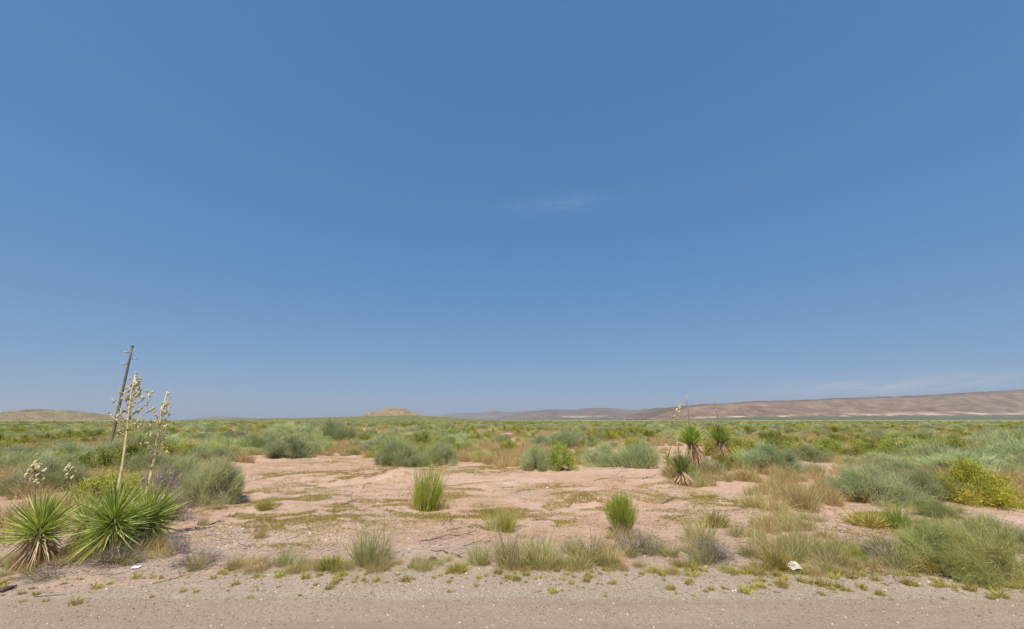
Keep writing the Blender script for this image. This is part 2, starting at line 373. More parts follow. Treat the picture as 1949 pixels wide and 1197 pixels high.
def ridge(name, label, prof, Yd, depth, mat, gully=.25, gs=1.0, shape='slope', nx=360, nv=40, seed=0, rough=0.03):
    pts = [plane(px, py, Yd) for px, py in prof]
    px_ = np.array([p.x for p in pts]); pz = np.array([p.z for p in pts])
    x = np.linspace(px_[0], px_[-1], nx); hz = np.interp(x, px_, pz)
    k = max(3, nx // 90); hz = np.convolve(np.pad(hz, k, 'edge'), np.ones(2 * k + 1) / (2 * k + 1), 'valid')
    H = hz.max()
    hz = hz * (1 + rough * 2 * (fbm(x / (Yd * .012), x * 0, seed + 40, 5) - .5))
    vs = np.concatenate([np.linspace(0, 1, nv), np.linspace(1, 2, 10)[1:]])
    XX, VV = np.meshgrid(x, vs); HH = np.broadcast_to(hz, XX.shape)
    yy_ = Yd + (VV - 1) * depth
    if shape == 'mesa': base = np.interp(VV, [0, .3, .62, .82, .93, 1, 1.5, 2], [0, .10, .30, .58, .90, 1, .97, .9])
    else: base = np.where(VV <= 1, .5 - .5 * np.cos(np.pi * np.clip(VV, 0, 1) ** .85), .5 + .5 * np.cos(np.pi * (VV - 1)))
    wl = Yd * .016 * gs
    g = np.abs(fbm(XX / wl + 3 * fbm(XX / (wl * 3), VV * 2, seed + 3), VV * 1.3, seed, 4) - .5) * 2
    z = HH * (base - gully * g * base * (1 - base) * 3.2)
    ylob = yy_ - depth * .35 * (fbm(XX / (wl * 2.2), VV * .4, seed + 9) - .5) * np.clip(1 - VV, 0, 1)
    z = np.maximum(z, 0) - .02 * H * (VV < .02) - 2.0
    Vv = np.stack([XX, ylob, z], -1).reshape(-1, 3)
    m_, n_ = XX.shape; I = np.arange(m_ * n_).reshape(m_, n_)
    T = np.stack([I[:-1, :-1], I[:-1, 1:], I[1:, 1:], I[1:, :-1]], -1).reshape(-1, 4)
    me = mesh(name, Vv, T, mat, {'h': np.clip(z / np.maximum(HH, 1e-3), 0, 1.2).ravel()}, smooth=False)
    return tag(ob(name, me), label, kind='structure')
FOOT = (.10, .115, .05)
ridge('mesa', 'long flat topped pinkish mesa on the right horizon',
      [(1225, 799), (1262, 786), (1300, 775), (1330, 769), (1360, 768), (1395, 767), (1433, 763), (1528, 761), (1599, 757), (1682, 755), (1723, 753.5), (1806, 749), (1890, 744), (1949, 741), (2080, 735), (2300, 728), (2600, 724), (2900, 728)],
      6000, 2300, m_hill('mesa_rock', [(.155, .09, .05), (.225, .14, .085), (.32, .21, .13), (.62, .44, .31)], .0045, 0, (.12, FOOT)), .6, .6, 'mesa', 700, 60, 21, .02)
ridge('far_ridge', 'hazy purple ridge behind the two tall yuccas',
      [(930, 799), (970, 790), (1003, 784), (1041, 779), (1070, 780), (1094, 780), (1117, 777), (1155, 776.5), (1182, 780), (1213, 781), (1247, 776), (1277, 777), (1310, 775), (1340, 768), (1370, 772), (1420, 780), (1480, 799)],
      9500, 2600, m_hill('ridge_rock', [(.13, .09, .075), (.18, .13, .105), (.24, .175, .14), (.48, .38, .3)], .002, 0, (.08, FOOT)), .4, .8, 'slope', 420, 40, 22)
ridge('far_blue_ridge', 'faint blue mountain ridge at the centre of the horizon',
      [(800, 799), (835, 791), (860, 787), (888, 786), (919, 785), (942, 780), (964, 784), (1000, 781), (1060, 784), (1120, 799)],
      14000, 2500, m_hill('blue_ridge_rock', [(.15, .12, .10), (.19, .15, .125), (.24, .19, .16)], .0015), .35, .8, 'slope', 260, 30, 23)
ridge('far_low_hill', 'faint low blue hill left of the round butte',
      [(385, 799), (405, 794), (425, 792), (445, 793), (475, 799)], 11000, 1200, bpy.data.materials['blue_ridge_rock'], .3, .8, 'slope', 90, 20, 25)
ridge('low_rise', 'long low scrubby rise in front of the round butte',
      [(380, 799), (470, 795.5), (560, 794.5), (640, 793), (700, 791), (780, 789), (840, 792), (890, 796), (960, 799)], 1350, 420,
      m_hill('rise_scrub', [(.12, .13, .05), (.18, .18, .075), (.27, .235, .11)], .03, .13), .2, 2, 'slope', 300, 30, 28)
ridge('butte', 'small rounded tan butte speckled with shrubs',
      [(655, 799), (690, 790.5), (708, 782.5), (723, 781), (736, 776.5), (754, 775.5), (774, 778), (787, 785), (805, 789), (845, 793), (885, 799)], 1650, 170,
      m_hill('butte_soil', [(.22, .155, .095), (.30, .215, .13), (.38, .28, .175)], .05, .16, (.30, (.15, .155, .06))), .3, 1.6, 'slope', 220, 40, 26)
ridge('left_hills', 'low olive brown hills on the left horizon',
      [(-420, 790), (-260, 784), (-120, 788), (0, 786.5), (33, 786), (58, 782), (79, 777), (100, 783.5), (125, 780), (159, 784.5), (180, 788.5), (205, 795), (225, 799)],
      2600, 500, m_hill('left_hill_soil', [(.17, .13, .065), (.25, .19, .10), (.34, .255, .15)], .012, .06), .35, 1.2, 'slope', 320, 40, 27)

# ------------------------------------------------------------------ plant meshes (unit size: radius 1, height 1)
def make_stems(n, r, h, rad=.02, z0=-.05):
    ps = []
    for i in range(n):
        a = rng.random() * 6.283; q = r * (.25 + .75 * rng.random()); z = h * (.45 + .45 * rng.random()) * math.sqrt(max(.1, 1 - (q / 1.15) ** 2))
        e = np.array([q * math.cos(a), q * math.sin(a), z]); b = np.array([.12 * math.cos(a), .12 * math.sin(a), z0])
        mid = b * .5 + e * .5 + rng.normal(size=3) * .06
        v_, t_ = tube([b, mid, e], [rad, rad * .7, rad * .25], 4); ps.append((v_, t_))
    return join(ps)
def dome_points(n, lobes, lr, flat=.85):
    c = []
    for i in range(lobes):
        a = rng.random() * 6.283; ph = math.acos(1 - rng.random() * .97) ; q = rng.uniform(.45, 1.0)
        c.append([math.sin(ph) * math.cos(a) * q, math.sin(ph) * math.sin(a) * q, math.cos(ph) * q * flat])
    c = np.array(c); w_ = rng.uniform(.3, 1.7, lobes); k = rng.choice(lobes, n, p=w_ / w_.sum())
    p = c[k] + rng.normal(size=(n, 3)) * lr * rng.uniform(.6, 1.3, (lobes, 1))[k]
    p[:, 2] = np.abs(p[:, 2]); return p, k, c
def two(fol, st, fm, sm, nm):
    """foliage mesh, stems mesh and the two together in one mesh"""
    mf = mesh(nm + '_foliage', fol[0], fol[1], fm, {'rnd': fol[2], 'tip': fol[3]})
    ms = mesh(nm + '_branches', st[0], st[1], sm, {'rnd': st[2], 'tip': st[3]})
    j = join([(*fol[:4], 0), (*st[:4], 1)])
    mj = mesh(nm, j[0], j[1], [fm, sm], {'rnd': j[2], 'tip': j[3]}, mi=j[4])
    return mf, ms, mj
def sage(fm, n=6500, lobes=46, ll=(.14, .34), w=.016, lr=.12, up=.55, jit=.36, bend=.14):
    p, k, c = dome_points(n, lobes, lr)
    tone = rng.random(lobes)[k]
    d = nrm(p - np.array([0, 0, -.15])) * .75 + np.array([0, 0, up]) + rng.normal(size=(n, 3)) * jit
    f = blades(p, d, rng.uniform(*ll, n) * np.where(rng.random(n) < .05, 1.9, 1), rng.uniform(.6, 1.3, n) * w, bend, 2, .06)
    r_ = np.clip(np.repeat(tone, 5) * .55 + f[2] * .45, 0, 1)
    f = (f[0] * np.array([1, 1, .9]), f[1], r_, f[3])
    f[0][:, 2] = np.maximum(f[0][:, 2], -.03)
    return two(f, make_stems(60, 1.05, .98, .010), fm, M_STEM, 'sage')
def bush(fm, n=7000, lobes=30, w=.026, lr=.11):
    p, k, c = dome_points(n, lobes, lr, .9)
    tone = rng.random(lobes)[k]
    d = rng.normal(size=(n, 3)) + nrm(p) * .9 + np.array([0, 0, .5])
    f = blades(p, d, rng.uniform(.05, .13, n), rng.uniform(.6, 1.3, n) * w, .2, 2, .05, prof=[.5, 1.0])
    r_ = np.clip(np.repeat(tone, 5) * .5 + f[2] * .5, 0, 1)
    return two((f[0], f[1], r_, f[3]), make_stems(34, .8, .8, .016), fm, M_STEM, 'bush')
def grass(fm, n=420, r=.16, spread=.42, ll=(.5, 1.05), w=.014, droop=.12, name='grass', bend=.14, lean=.15):
    a = rng.random(n) * 6.283; q = r * np.sqrt(rng.random(n))
    p = np.stack([q * np.cos(a), q * np.sin(a), np.full(n, -.03)], -1)
    d = np.stack([q / r * np.cos(a) * spread, q / r * np.sin(a) * spread, np.ones(n)], -1) + rng.normal(size=(n, 3)) * np.array([.2, .2, .1]) * (spread / .42)
    la = rng.random() * 6.283; d = d + np.array([math.cos(la), math.sin(la), 0]) * lean * rng.uniform(0, 2, (n, 1))
    f = blades(p, d, rng.uniform(*ll, n) * (1.05 - .4 * (q / r) ** 2), rng.uniform(.6, 1.2, n) * w, bend, 3, droop, prof=[.8, 1, .7])
    return mesh(name, f[0], f[1], fm, {'rnd': f[2], 'tip': f[3]})
def deadbush(n=900):
    p, k, c = dome_points(n, 30, .16, .8)
    d = nrm(p) * .7 + rng.normal(size=(n, 3)) * .5 + np.array([0, 0, .25])
    f = blades(p * .8, d, rng.uniform(.15, .5, n), .012, .2, 3, 0, prof=[1, .8, .6])
    return two(f, make_stems(40, .95, .8, .016), M_DEAD, M_DEAD, 'dead')
def broom():                         # green tops on pale stems fanning from one root
    n = 190; a = rng.random(n) * 6.283; q = rng.random(n) ** .6
    e = np.stack([q * .85 * np.cos(a), q * .85 * np.sin(a), .36 + .6 * np.sqrt(np.maximum(0, 1 - q * q)) * rng.uniform(.75, 1.1, n)], -1)
    b = e * np.array([.25, .25, 0]) + np.array([0, 0, -.03])
    s = blades(b, e - b, np.linalg.norm(e - b, axis=1), .03, .04, 3, -.02, prof=[1, .8, .6])
    m = 2800; k = rng.integers(0, n, m); tt = rng.uniform(.4, 1.08, m)[:, None]
    P = b[k] + (e[k] - b[k]) * tt + rng.normal(size=(m, 3)) * .035
    f = blades(P, nrm(e[k] - b[k]) + rng.normal(size=(m, 3)) * .35 + np.array([0, 0, .3]), rng.uniform(.10, .30, m), .02, .1, 2, .0)
    mf = mesh('broom_foliage', f[0], f[1], M_LIME, {'rnd': f[2] * .8, 'tip': f[3]})
    ms = mesh('broom_stems', s[0], s[1], M_DRY, {'rnd': s[2], 'tip': s[3]})
    return mf, ms, mf
def leafmesh(bend, w=.03, curl=.25):
    segs = 5; V = []; T = []
    for k in range(segs):
        t = k / segs; ww = w * [.55, .9, 1, .85, .55][k]; zc = t; xc = bend * t * t
        V += [(xc + .3 * ww * curl, -ww / 2, zc), (xc - .3 * ww * curl, 0, zc), (xc + .3 * ww * curl, ww / 2, zc)]
    V.append((bend, 0, 1))
    for k in range(segs - 1):
        a = 3 * k
        for j in (0, 1): T += [[a + j, a + j + 1, a + j + 4], [a + j, a + j + 4, a + j + 3]]
    a = 3 * (segs - 1); T += [[a, a + 1, a + 3], [a + 1, a + 2, a + 3]]
    tips = [k / segs for k in range(segs) for _ in range(3)] + [1]
    return mesh('leaf', np.array(V), np.array(T), M_YUC, {'rnd': np.full(len(V), rng.random()), 'tip': tips})

SAGE = [sage(M_SAGE) for _ in range(4)] + [sage(M_SAGE, lobes=30, up=.9, ll=(.2, .45)) for _ in range(2)]
SAGEG = [sage(M_SAGEG, ll=(.12, .3)) for _ in range(3)]
FINE = [sage(M_SAGE, 17000, 42, (.09, .26), .008, .095, .5, .5, .2) for _ in range(3)]
FINEG = [sage(M_SAGEG, 20000, 44, (.09, .30), .007, .11, .45, .6, .3) for _ in range(3)]
BUSH = [bush(M_BUSH) for _ in range(4)]
YELB = bush(M_YEL, 15000, 44, .018, .11)
DEAD = [deadbush() for _ in range(2)]
DRY = [grass(M_DRY, 330, .34, .5, (.25, 1.05), .013, .12, bend=.2) for _ in range(4)]
GRS = [grass(M_GRASS, 330, .26, .55, (.25, 1.05), .011, .12, bend=.2) for _ in range(4)]
TALLG = [grass(M_LIME, 560, .22, .24, (.3, 1.1), .013, .04, bend=.14, lean=.08) for _ in range(2)]
LOWG = [grass(M_TUFT, 520, .3, .8, (.4, 1.0), .022, .2) for _ in range(3)]
TUFT = [grass(M_TUFT, 90, .32, .75, (.35, 1.0), .06, .2, 'weed_tuft') for _ in range(5)]
BROOM = broom()
LEAF = [leafmesh(b) for b in (-.03, .02, .06, .12, .2, .03)]

def rz(): return (0, 0, random.random() * 6.283)
def plant(name, var, p, w, h, label, cat='shrub', group=None, parts=True, pn=('foliage', 'branches')):
    """a shrub: an Empty with foliage and branches, or a single mesh where the parts are too small to see"""
    sc = (w / 2 * random.uniform(.95, 1.05), w / 2 * random.uniform(.95, 1.05), h); rot = rz()
    if parts and isinstance(var, tuple):
        e = ob(name, None, None, p, rot, sc); e.empty_display_size = .2
        ob(pn[0], var[0], e); ob(pn[1], var[1], e); o = e
    else:
        o = ob(name, var[2] if isinstance(var, tuple) else var, None, p, rot, sc)
    return tag(o, label, cat, group)
def px_shrub(name, var, px, py, wpx, hpx, label, cat='shrub', group=None, **k):
    p = at(px, py); m = scale_at(p); w = wpx * m; p = p + Vector((0, .32 * w, 0)); p.z = float(hgt(p.x, p.y)) - .03
    m = scale_at(p); TAKEN.append((p.x, p.y, w * .5))
    return plant(name, var, p, wpx * m * 1.0, hpx * m * 1.08, label, cat, group, **k)
def px_grass(name, mesh_, px, py, hpx, label, cat='grass', group=None, wide=1.0):
    p = at(px, py); p.z -= .02; m = scale_at(p); h = hpx * m * 1.22
    o = ob(name, mesh_, None, p, rz(), (h * wide, h * wide, h)); TAKEN.append((p.x, p.y, h * .3))
    return tag(o, label, cat, group)
TAKEN = []

# ------------------------------------------------------------------ yuccas
def dirq(d): return Vector((0, 0, 1)).rotation_difference(Vector(d).normalized())
def stalk(parent, base, top, rad, npods, spread, mat, podmat, frac=(.45, .97), pod=.035, nbr=14, podn='seed_pod'):
    """flower stalk from base to top with side branches and hanging pods; coordinates relative to the plant"""
    base = np.array(base, float); top = np.array(top, float); Lh = np.linalg.norm(top - base)
    pts = [base + (top - base) * t + np.array([math.sin(t * 5) * .012, math.cos(t * 4) * .012, 0]) * Lh for t in np.linspace(0, 1, 8)]
    parts = [tube(pts, [rad * (1 - .75 * t) for t in np.linspace(0, 1, 8)], 6)]
    ends = []
    for i in range(nbr):
        t = frac[0] + (frac[1] - frac[0]) * (i + random.random() * .6) / nbr
        b = base + (top - base) * t; a = i * 2.4 + random.random()
        ln = spread * (math.sin(min(1, (t - frac[0]) / (frac[1] - frac[0]) * .85 + .22) * math.pi)) ** .7 * random.uniform(.7, 1.1)
        e = b + np.array([math.cos(a) * ln, math.sin(a) * ln, ln * random.uniform(.5, 1.1)])
        md = (b + e) / 2 + np.array([0, 0, -.05 * ln])
        parts.append(tube([b, md, e], [rad * .26, rad * .18, rad * .10], 4))
        ends += [(b, md, e)] * 1
    v_, t_, a_, b_, _ = join([(p[0], p[1]) for p in parts])
    st = ob('flower_stalk', mesh('flower_stalk', v_, t_, mat, smooth=True), parent)
    for i in range(npods):
        b, md, e = ends[i % len(ends)]; s = random.uniform(.35, 1.05)
        p = (b * (1 - s) ** 2 + 2 * md * s * (1 - s) + e * s * s) + rng.normal(size=3) * spread * .09 + np.array([0, 0, -pod * .6])
        if i < 4: p = base + (top - base) * (.93 + .02 * i) + rng.normal(size=3) * .02
        k = random.uniform(.7, 1.25) * pod
        ob(podn, podmat, st, p, (random.uniform(-.6, .6), random.uniform(-.6, .6), random.random() * 6), (k, k, k * 1.5))
    return st
def podmesh():
    V = []; T = []; rings = [(-1, .0), (-.6, .55), (0, .72), (.6, .5), (1, .0)]
    for z_, r_ in rings:
        for s in range(6): V.append(((r_ * (1 + .12 * (s % 2))) * math.cos(s * 1.047), (r_ * (1 + .12 * (s % 2))) * math.sin(s * 1.047), z_))
    for i in range(4):
        for s in range(6):
            a, b, c, d = i * 6 + s, i * 6 + (s + 1) % 6, (i + 1) * 6 + (s + 1) % 6, (i + 1) * 6 + s; T += [[a, b, c], [a, c, d]]
    return mesh('seed_pod', np.array(V), np.array(T), M_POD, {'rnd': np.full(len(V), .4), 'tip': np.full(len(V), .5)}, smooth=True)
POD = podmesh()
def yucca(label, base, head, hl, nl, skirt, group=None, el=(-25, 88), separate=True, trunk_r=.09, skirt_len=.5, skirt_z=(.25, .95), skirt_side=None, skirt_out=.55, tilt=(0, 0), lw=1.0, parts=True, name='yucca', neck=.22, old=0, old_el=(-75, 60)):
    """base, head: world points (ground, growing tip); hl leaf length; nl leaves; skirt dead leaves"""
    e = ob(name, None, None, base); e.empty_display_size = .2; tag(e, label, 'yucca', group)
    hd = np.array(head - base); TAKEN.append((base.x, base.y, hl * .7))
    n = 7; pts = []
    for i in range(n):
        t = i / (n - 1); p = hd * t; p[:2] = hd[:2] * t ** 1.4; p[2] = -.08 + (hd[2] + .08) * t; pts.append(p)
    v_, t_ = tube(pts, [trunk_r * (1.15 - .3 * i / n) * random.uniform(.92, 1.08) for i in range(n)], 9)
    ob('trunk', mesh('trunk', v_, t_, M_TRUNK, smooth=True), e)
    cols = []
    for i in range(nl):
        f = (i + .5) / nl                                  # 0 = young, upright; 1 = old, low
        elev = R(el[1] + (el[0] - el[1]) * f ** .85 + random.gauss(0, 5)); az = i * 2.39996 + random.gauss(0, .15)
        d = Vector((math.cos(az) * math.cos(elev) + tilt[0], math.sin(az) * math.cos(elev) + tilt[1], math.sin(elev)))
        p = hd + np.array([0, 0, -neck * f]) ; ln = hl * random.uniform(.82, 1.08) * (.72 + .28 * math.sin(min(1, f * 2.2 + .2) * 1.57)) * (.80 + .25 * abs(math.sin(elev)) if separate else 1)
        q = dirq(d) @ Quaternion((0, 0, 1), random.random() * 6.283)
        cols.append((p, q, ln, LEAF[random.randrange(6)]))
    if separate:
        for p, q, ln, me in cols: ob('leaf', me, e, p, q, (ln * lw, ln * lw, ln))
    if old or not separate:          # leaves past the separate ones, too tangled to pick apart
        VV = []
        if separate:
            cols = []
            for i in range(old):
                elev = R(random.uniform(*old_el)); az = random.random() * 6.283
                q = dirq((math.cos(az) * math.cos(elev), math.sin(az) * math.cos(elev), math.sin(elev))) @ Quaternion((0, 0, 1), random.random() * 6.283)
                cols.append((hd * random.uniform(.72, 1.0), q, hl * random.uniform(.5, .85), LEAF[random.randrange(6)]))
        for p, q, ln, me in cols:
            co = np.empty(len(me.vertices) * 3); me.vertices.foreach_get('co', co); co = co.reshape(-1, 3) * np.array([ln * lw, ln * lw, ln])
            T_ = np.empty(len(me.polygons) * 3, np.int32); me.polygons.foreach_get('vertices', T_)
            tp = np.empty(len(me.vertices)); me.attributes['tip'].data.foreach_get('value', tp)
            VV.append((co @ np.array(q.to_matrix()).T + p, T_.reshape(-1, 3), np.full(len(co), rng.random()), tp))
        j = join(VV); o = ob('inner_leaves' if separate else 'leaves', mesh('leaves', j[0], j[1], M_YUC, {'rnd': j[2], 'tip': j[3]}), e); o['kind'] = 'stuff'
    if skirt:
        tt = rng.uniform(*skirt_z, skirt); az = rng.random(skirt) * 6.283
        if skirt_side is not None:
            k = rng.random(skirt) < .6; az = np.where(k, skirt_side + rng.normal(size=skirt) * .6, az)
        P = np.stack([hd[0] * tt ** 1.4, hd[1] * tt ** 1.4, hd[2] * tt], -1) + np.stack([np.cos(az), np.sin(az), az * 0], -1) * trunk_r * .6
        D = np.stack([np.cos(az) * skirt_out, np.sin(az) * skirt_out, rng.uniform(-1.2, -.35, skirt)], -1)
        Ls = np.minimum(rng.uniform(.6, 1.1, skirt) * skirt_len, np.maximum(.12, P[:, 2] * 1.15 + .05))
        f = blades(P, D, Ls, .024 * hl / .75, .08, 3, .12, prof=[.8, 1, .7])
        o = ob('dead_leaf_skirt', mesh('dead_leaf_skirt', f[0], f[1], M_SKIRT, {'rnd': f[2], 'tip': f[3]}), e); o['kind'] = 'stuff'
    return e
def zat(p, py):                      # height of the point above p that the photograph shows at row py
    q = plane(974, py, p.y); return q.z
# the big rosette and its companion on the left
def spot(px, Yd):                    # ground point under column px at depth Yd (column read low in the picture)
    p = plane(px, 1060, Yd); return Vector((p.x, Yd, float(hgt(p.x, Yd))))
Y0 = at(222, 1064).y + .2
b1 = spot(224, Y0); h1 = Vector((plane(226, 988, Y0).x, Y0 - .1, plane(226, 982, Y0).z))
y1 = yucca('large bright green yucca with starburst leaves and the tallest flower stalk', b1, h1, .80, 300, 160, el=(-58, 88), skirt_len=.45, tilt=(.02, -.16), lw=.8, neck=.22, old=380)
s1 = plane(222, 930, Y0 + .1); t1 = plane(263, 708, Y0 + .1)
stalk(y1, np.array(s1 - b1) + np.array([0, 0, -.35]), np.array(t1 - b1), .032, 115, .33, M_STALK, POD, (.50, .95), .026, 34)
Y2 = Y0 + .55
b2 = spot(282, Y2); h2 = Vector((plane(282, 985, Y2).x, Y2, plane(287, 980, Y2).z))
y2 = yucca('yucca crowded behind the right side of the large starburst yucca', b2, h2, .76, 300, 200, el=(-55, 88), skirt_len=.5, tilt=(.16, -.05), lw=.8, old=380)
s2 = plane(275, 937, Y2 + .1); t2 = plane(322, 745, Y2 + .1)
stalk(y2, np.array(s2 - b2) + np.array([0, 0, -.35]), np.array(t2 - b2), .040, 80, .26, M_STALK, POD, (.42, .92), .024, 26)
Y3 = at(75, 1082).y + .1
b3 = spot(72, Y3); h3 = Vector((plane(76, 1008, Y3).x, Y3, plane(76, 1000, Y3).z))
y3 = yucca('leftmost yucca with a brown skirt of dead leaves above the roadside', b3, h3, .68, 300, 330, el=(-8, 88), skirt_len=.62, tilt=(.0, .0), trunk_r=.07, lw=.8, old=240, old_el=(0, 80))
s3 = plane(74, 960, Y3 + .05); t3 = plane(70, 876, Y3 + .05)
stalk(y3, np.array(s3 - b3) + np.array([0, 0, -.4]), np.array(t3 - b3), .018, 60, .13, M_STALKD, POD, (.62, .98), .026, 16)
Y4 = Y0 + .9
b4 = spot(146, Y4); h4 = Vector((b4.x, Y4, b4.z + .4))
y4 = yucca('low yucca half hidden between the leftmost and the large yucca', b4, h4, .66, 190, 60, el=(-15, 85), tilt=(.0, -.05), trunk_r=.06, lw=.9)
s4 = plane(128, 960, Y4); t4 = plane(133, 882, Y4)
stalk(y4, np.array(s4 - b4) + np.array([0, 0, -.25]), np.array(t4 - b4), .012, 26, .09, M_STALKD, POD, (.7, .98), .024, 9)
# the group on the right behind the clearing
b5 = at(1300, 921); h5 = Vector((b5.x - .02, b5.y, zat(b5, 893)))
y5 = yucca('small yucca with a straw skirt at the front of the right group', b5, h5, .74, 240, 260, el=(34, 88), separate=False, skirt_len=.8, skirt_z=(.5, 1), skirt_side=-.4, trunk_r=.1, lw=1.3)
t5 = plane(1289, 838, b5.y); stalk(y5, np.array(h5 - b5), np.array(t5 - b5), .028, 14, .07, M_STALKD, POD, (.6, .98), .03, 7)
b6 = at(1342, 905); b6.y += .3; h6 = Vector((plane(1314, 832, b6.y).x, b6.y, zat(b6, 838)))
y6 = yucca('leaning tall yucca with a pale dead leaf collar, left of the tall pair', b6, h6, .82, 380, 400, el=(30, 89), separate=False, skirt_len=.7, skirt_z=(.40, 1.0), skirt_side=-.3, skirt_out=.28, trunk_r=.17, lw=1.6)
t6 = plane(1307, 757, b6.y); stalk(y6, np.array(h6 - b6), np.array(t6 - b6), .03, 10, .08, M_STALKD, POD, (.45, .97), .022, 12)
b7 = at(1380, 888); b7.y += .4; h7 = Vector((plane(1371, 838, b7.y).x, b7.y, zat(b7, 836)))
y7 = yucca('upright tall yucca with a rounded green head, right of the tall pair', b7, h7, .88, 400, 360, el=(34, 89), separate=False, skirt_len=.6, skirt_z=(.35, 1.0), skirt_out=.25, trunk_r=.15, lw=1.6)
t7 = plane(1360, 757, b7.y); stalk(y7, np.array(h7 - b7), np.array(t7 - b7), .028, 12, .10, M_STALKD, POD, (.5, .97), .022, 12)
b8 = at(1333, 895); b8.y += .2; h8 = Vector((b8.x - .1, b8.y, zat(b8, 875)))
yucca('low green yucca at the foot of the leaning tall yucca', b8, h8, .62, 130, 60, el=(-5, 86), separate=False, trunk_r=.08, lw=1.3)
b9 = at(1408, 886); h9 = Vector((b9.x, b9.y, zat(b9, 872)))
yucca('small squat yucca just right of the upright tall yucca', b9, h9, .72, 110, 30, el=(0, 86), separate=False, trunk_r=.08, lw=1.4)
b10 = at(1291, 893); b10.y += 1.2; h10 = Vector((b10.x, b10.y, b10.z + .3))
y10 = yucca('yucca with a thin tan stalk hidden behind the right group', b10, h10, .5, 70, 20, el=(10, 86), separate=False, trunk_r=.06, lw=1.4)
t10 = plane(1294, 768, b10.y); stalk(y10, np.array(h10 - b10), np.array(t10 - b10), .02, 16, .14, M_STALKD, POD, (.72, .98), .045, 10)
DY = 'small dark yuccas scattered over the distant scrubland'
for i, (px, py, hpx) in enumerate([(1424, 829, 22), (1408, 826, 14), (938, 826, 18), (1005, 824, 14), (1100, 816, 14), (1770, 808, 10), (85, 820, 14), (205, 832, 20), (1135, 812, 10), (1480, 815, 10), (330, 812, 10), (1015, 838, 18), (960, 822, 16)]):
    b = at(px, py); hh_ = hpx * scale_at(b); h_ = Vector((b.x, b.y, b.z + hh_ * .55))
    yucca('small dark green yucca far out in the scrubland', b, h_, hh_ * .5, 60, 0, DY, el=(-20, 86), separate=False, trunk_r=.1, lw=2.5)

# ------------------------------------------------------------------ utility pole
def pole():
    b = plane(200, 858, 33.0); b.z = float(hgt(b.x, b.y)); tp = plane(252, 659, 33.0)
    e = ob('utility_pole', None, None, b); tag(e, 'tall bare wooden utility pole with short side brackets behind the left yucca', 'utility pole')
    dx = tp.x - b.x; Hh = tp.z - b.z
    lean = -.1
    e.location.x = tp.x - lean
    P = [(lean * t, 0, -.3 + (Hh + .3) * t) for t in np.linspace(0, 1, 9)]
    v_, t_ = tube(P, [.11 - .035 * t for t in np.linspace(0, 1, 9)], 12); ob('post', mesh('post', v_, t_, M_POLE, smooth=True), e)
    def shape(ps): v_, t_, *_ = join(ps); return v_, t_
    for py, sx in ((671, -1), (683, 1), (693, -1)):
        z = plane(250, py, 33.0).z - b.z; x0 = lean * z / Hh
        br = tube([(x0, 0, z), (x0 + sx * .34, 0, z + .02)], [.03, .025], 6)
        br = ob('bracket', mesh('bracket', br[0], br[1], M_POLE), e)
        q = tube([(x0 + sx * .30, 0, z + .02), (x0 + sx * .40, 0, z + .03), (x0 + sx * .5, 0, z + .03), (x0 + sx * .58, 0, z + .03)], [.05, .07, .045, .06], 8)
        ob('insulator', mesh('insulator', q[0], q[1], M_METAL, smooth=True), br)
    q = tube([(lean, 0, Hh - .02), (lean, 0, Hh + .06)], [.105, .09], 12); ob('cap', mesh('cap', q[0], q[1], M_POLE), e)
pole()

# ------------------------------------------------------------------ shrubs and grasses one can point to
def sg(i): return (FINE + SAGE[4:5] + FINE)[i % 6]
PS = px_shrub
PS('sagebrush', sg(0), 755, 889, 105, 52, 'blue-green sagebrush at the far edge of the clearing behind the sand mound')
PS('sagebrush', sg(4), 828, 886, 78, 46, 'greyer sagebrush touching the right side of the blue-green one at the clearing edge')
PS('sagebrush', sg(1), 722, 858, 66, 30, 'sagebrush behind the blue-green pair at the clearing edge')
PS('sagebrush', sg(2), 538, 872, 104, 46, 'broad sagebrush at the far left corner of the clearing')
PS('sagebrush', sg(3), 625, 842, 84, 36, 'sagebrush with yellow flecks behind the far left corner of the clearing')
PS('sagebrush', sg(5), 535, 832, 90, 28, 'wide sagebrush behind the broad sagebrush of the far left corner')
PS('sagebrush', sg(0), 1022, 896, 72, 48, 'dull sagebrush leaning against a yellow-green bush beyond the clearing')
PS('green_shrub', BUSH[0], 1070, 897, 68, 52, 'yellow-green bush beside the dull sagebrush beyond the clearing')
PS('sagebrush', sg(1), 1160, 888, 92, 46, 'left half of the long sagebrush thicket left of the right yuccas')
PS('sagebrush', sg(3), 1222, 892, 88, 44, 'right half of the long sagebrush thicket left of the right yuccas')
PS('sagebrush', FINE[0], 368, 966, 118, 92, 'large sagebrush right of the big yucca at the clearing edge')
PS('sagebrush', sg(2), 322, 930, 90, 66, 'green sagebrush behind the big yucca and its right stalk')
PS('dead_shrub', DEAD[0], 270, 945, 90, 62, 'grey dead shrub between the two flower stalks', 'shrub', None)
PS('dead_shrub', DEAD[1], 300, 1000, 80, 60, 'grey-brown twiggy shrub behind the right rosette of the big yuccas')
PS('sagebrush', FINEG[0], 398, 872, 66, 36, 'yellowish green shrub above the large sagebrush on the left')
PS('green_shrub', BUSH[1], 165, 960, 120, 54, 'yellow-green bush rising behind the gap between the left yuccas')
PS('green_shrub', BUSH[2], 170, 905, 140, 52, 'yellow-green bush behind the first one beyond the left yuccas')
PS('sagebrush', sg(5), 35, 945, 130, 66, 'sagebrush at the left edge behind the leftmost yucca')
PS('sagebrush', sg(0), 70, 905, 110, 40, 'sagebrush behind the leftmost stalk near the left edge')
PS('sagebrush', sg(1), 255, 905, 100, 48, 'pale blue-green sagebrush behind the tallest flower stalk')
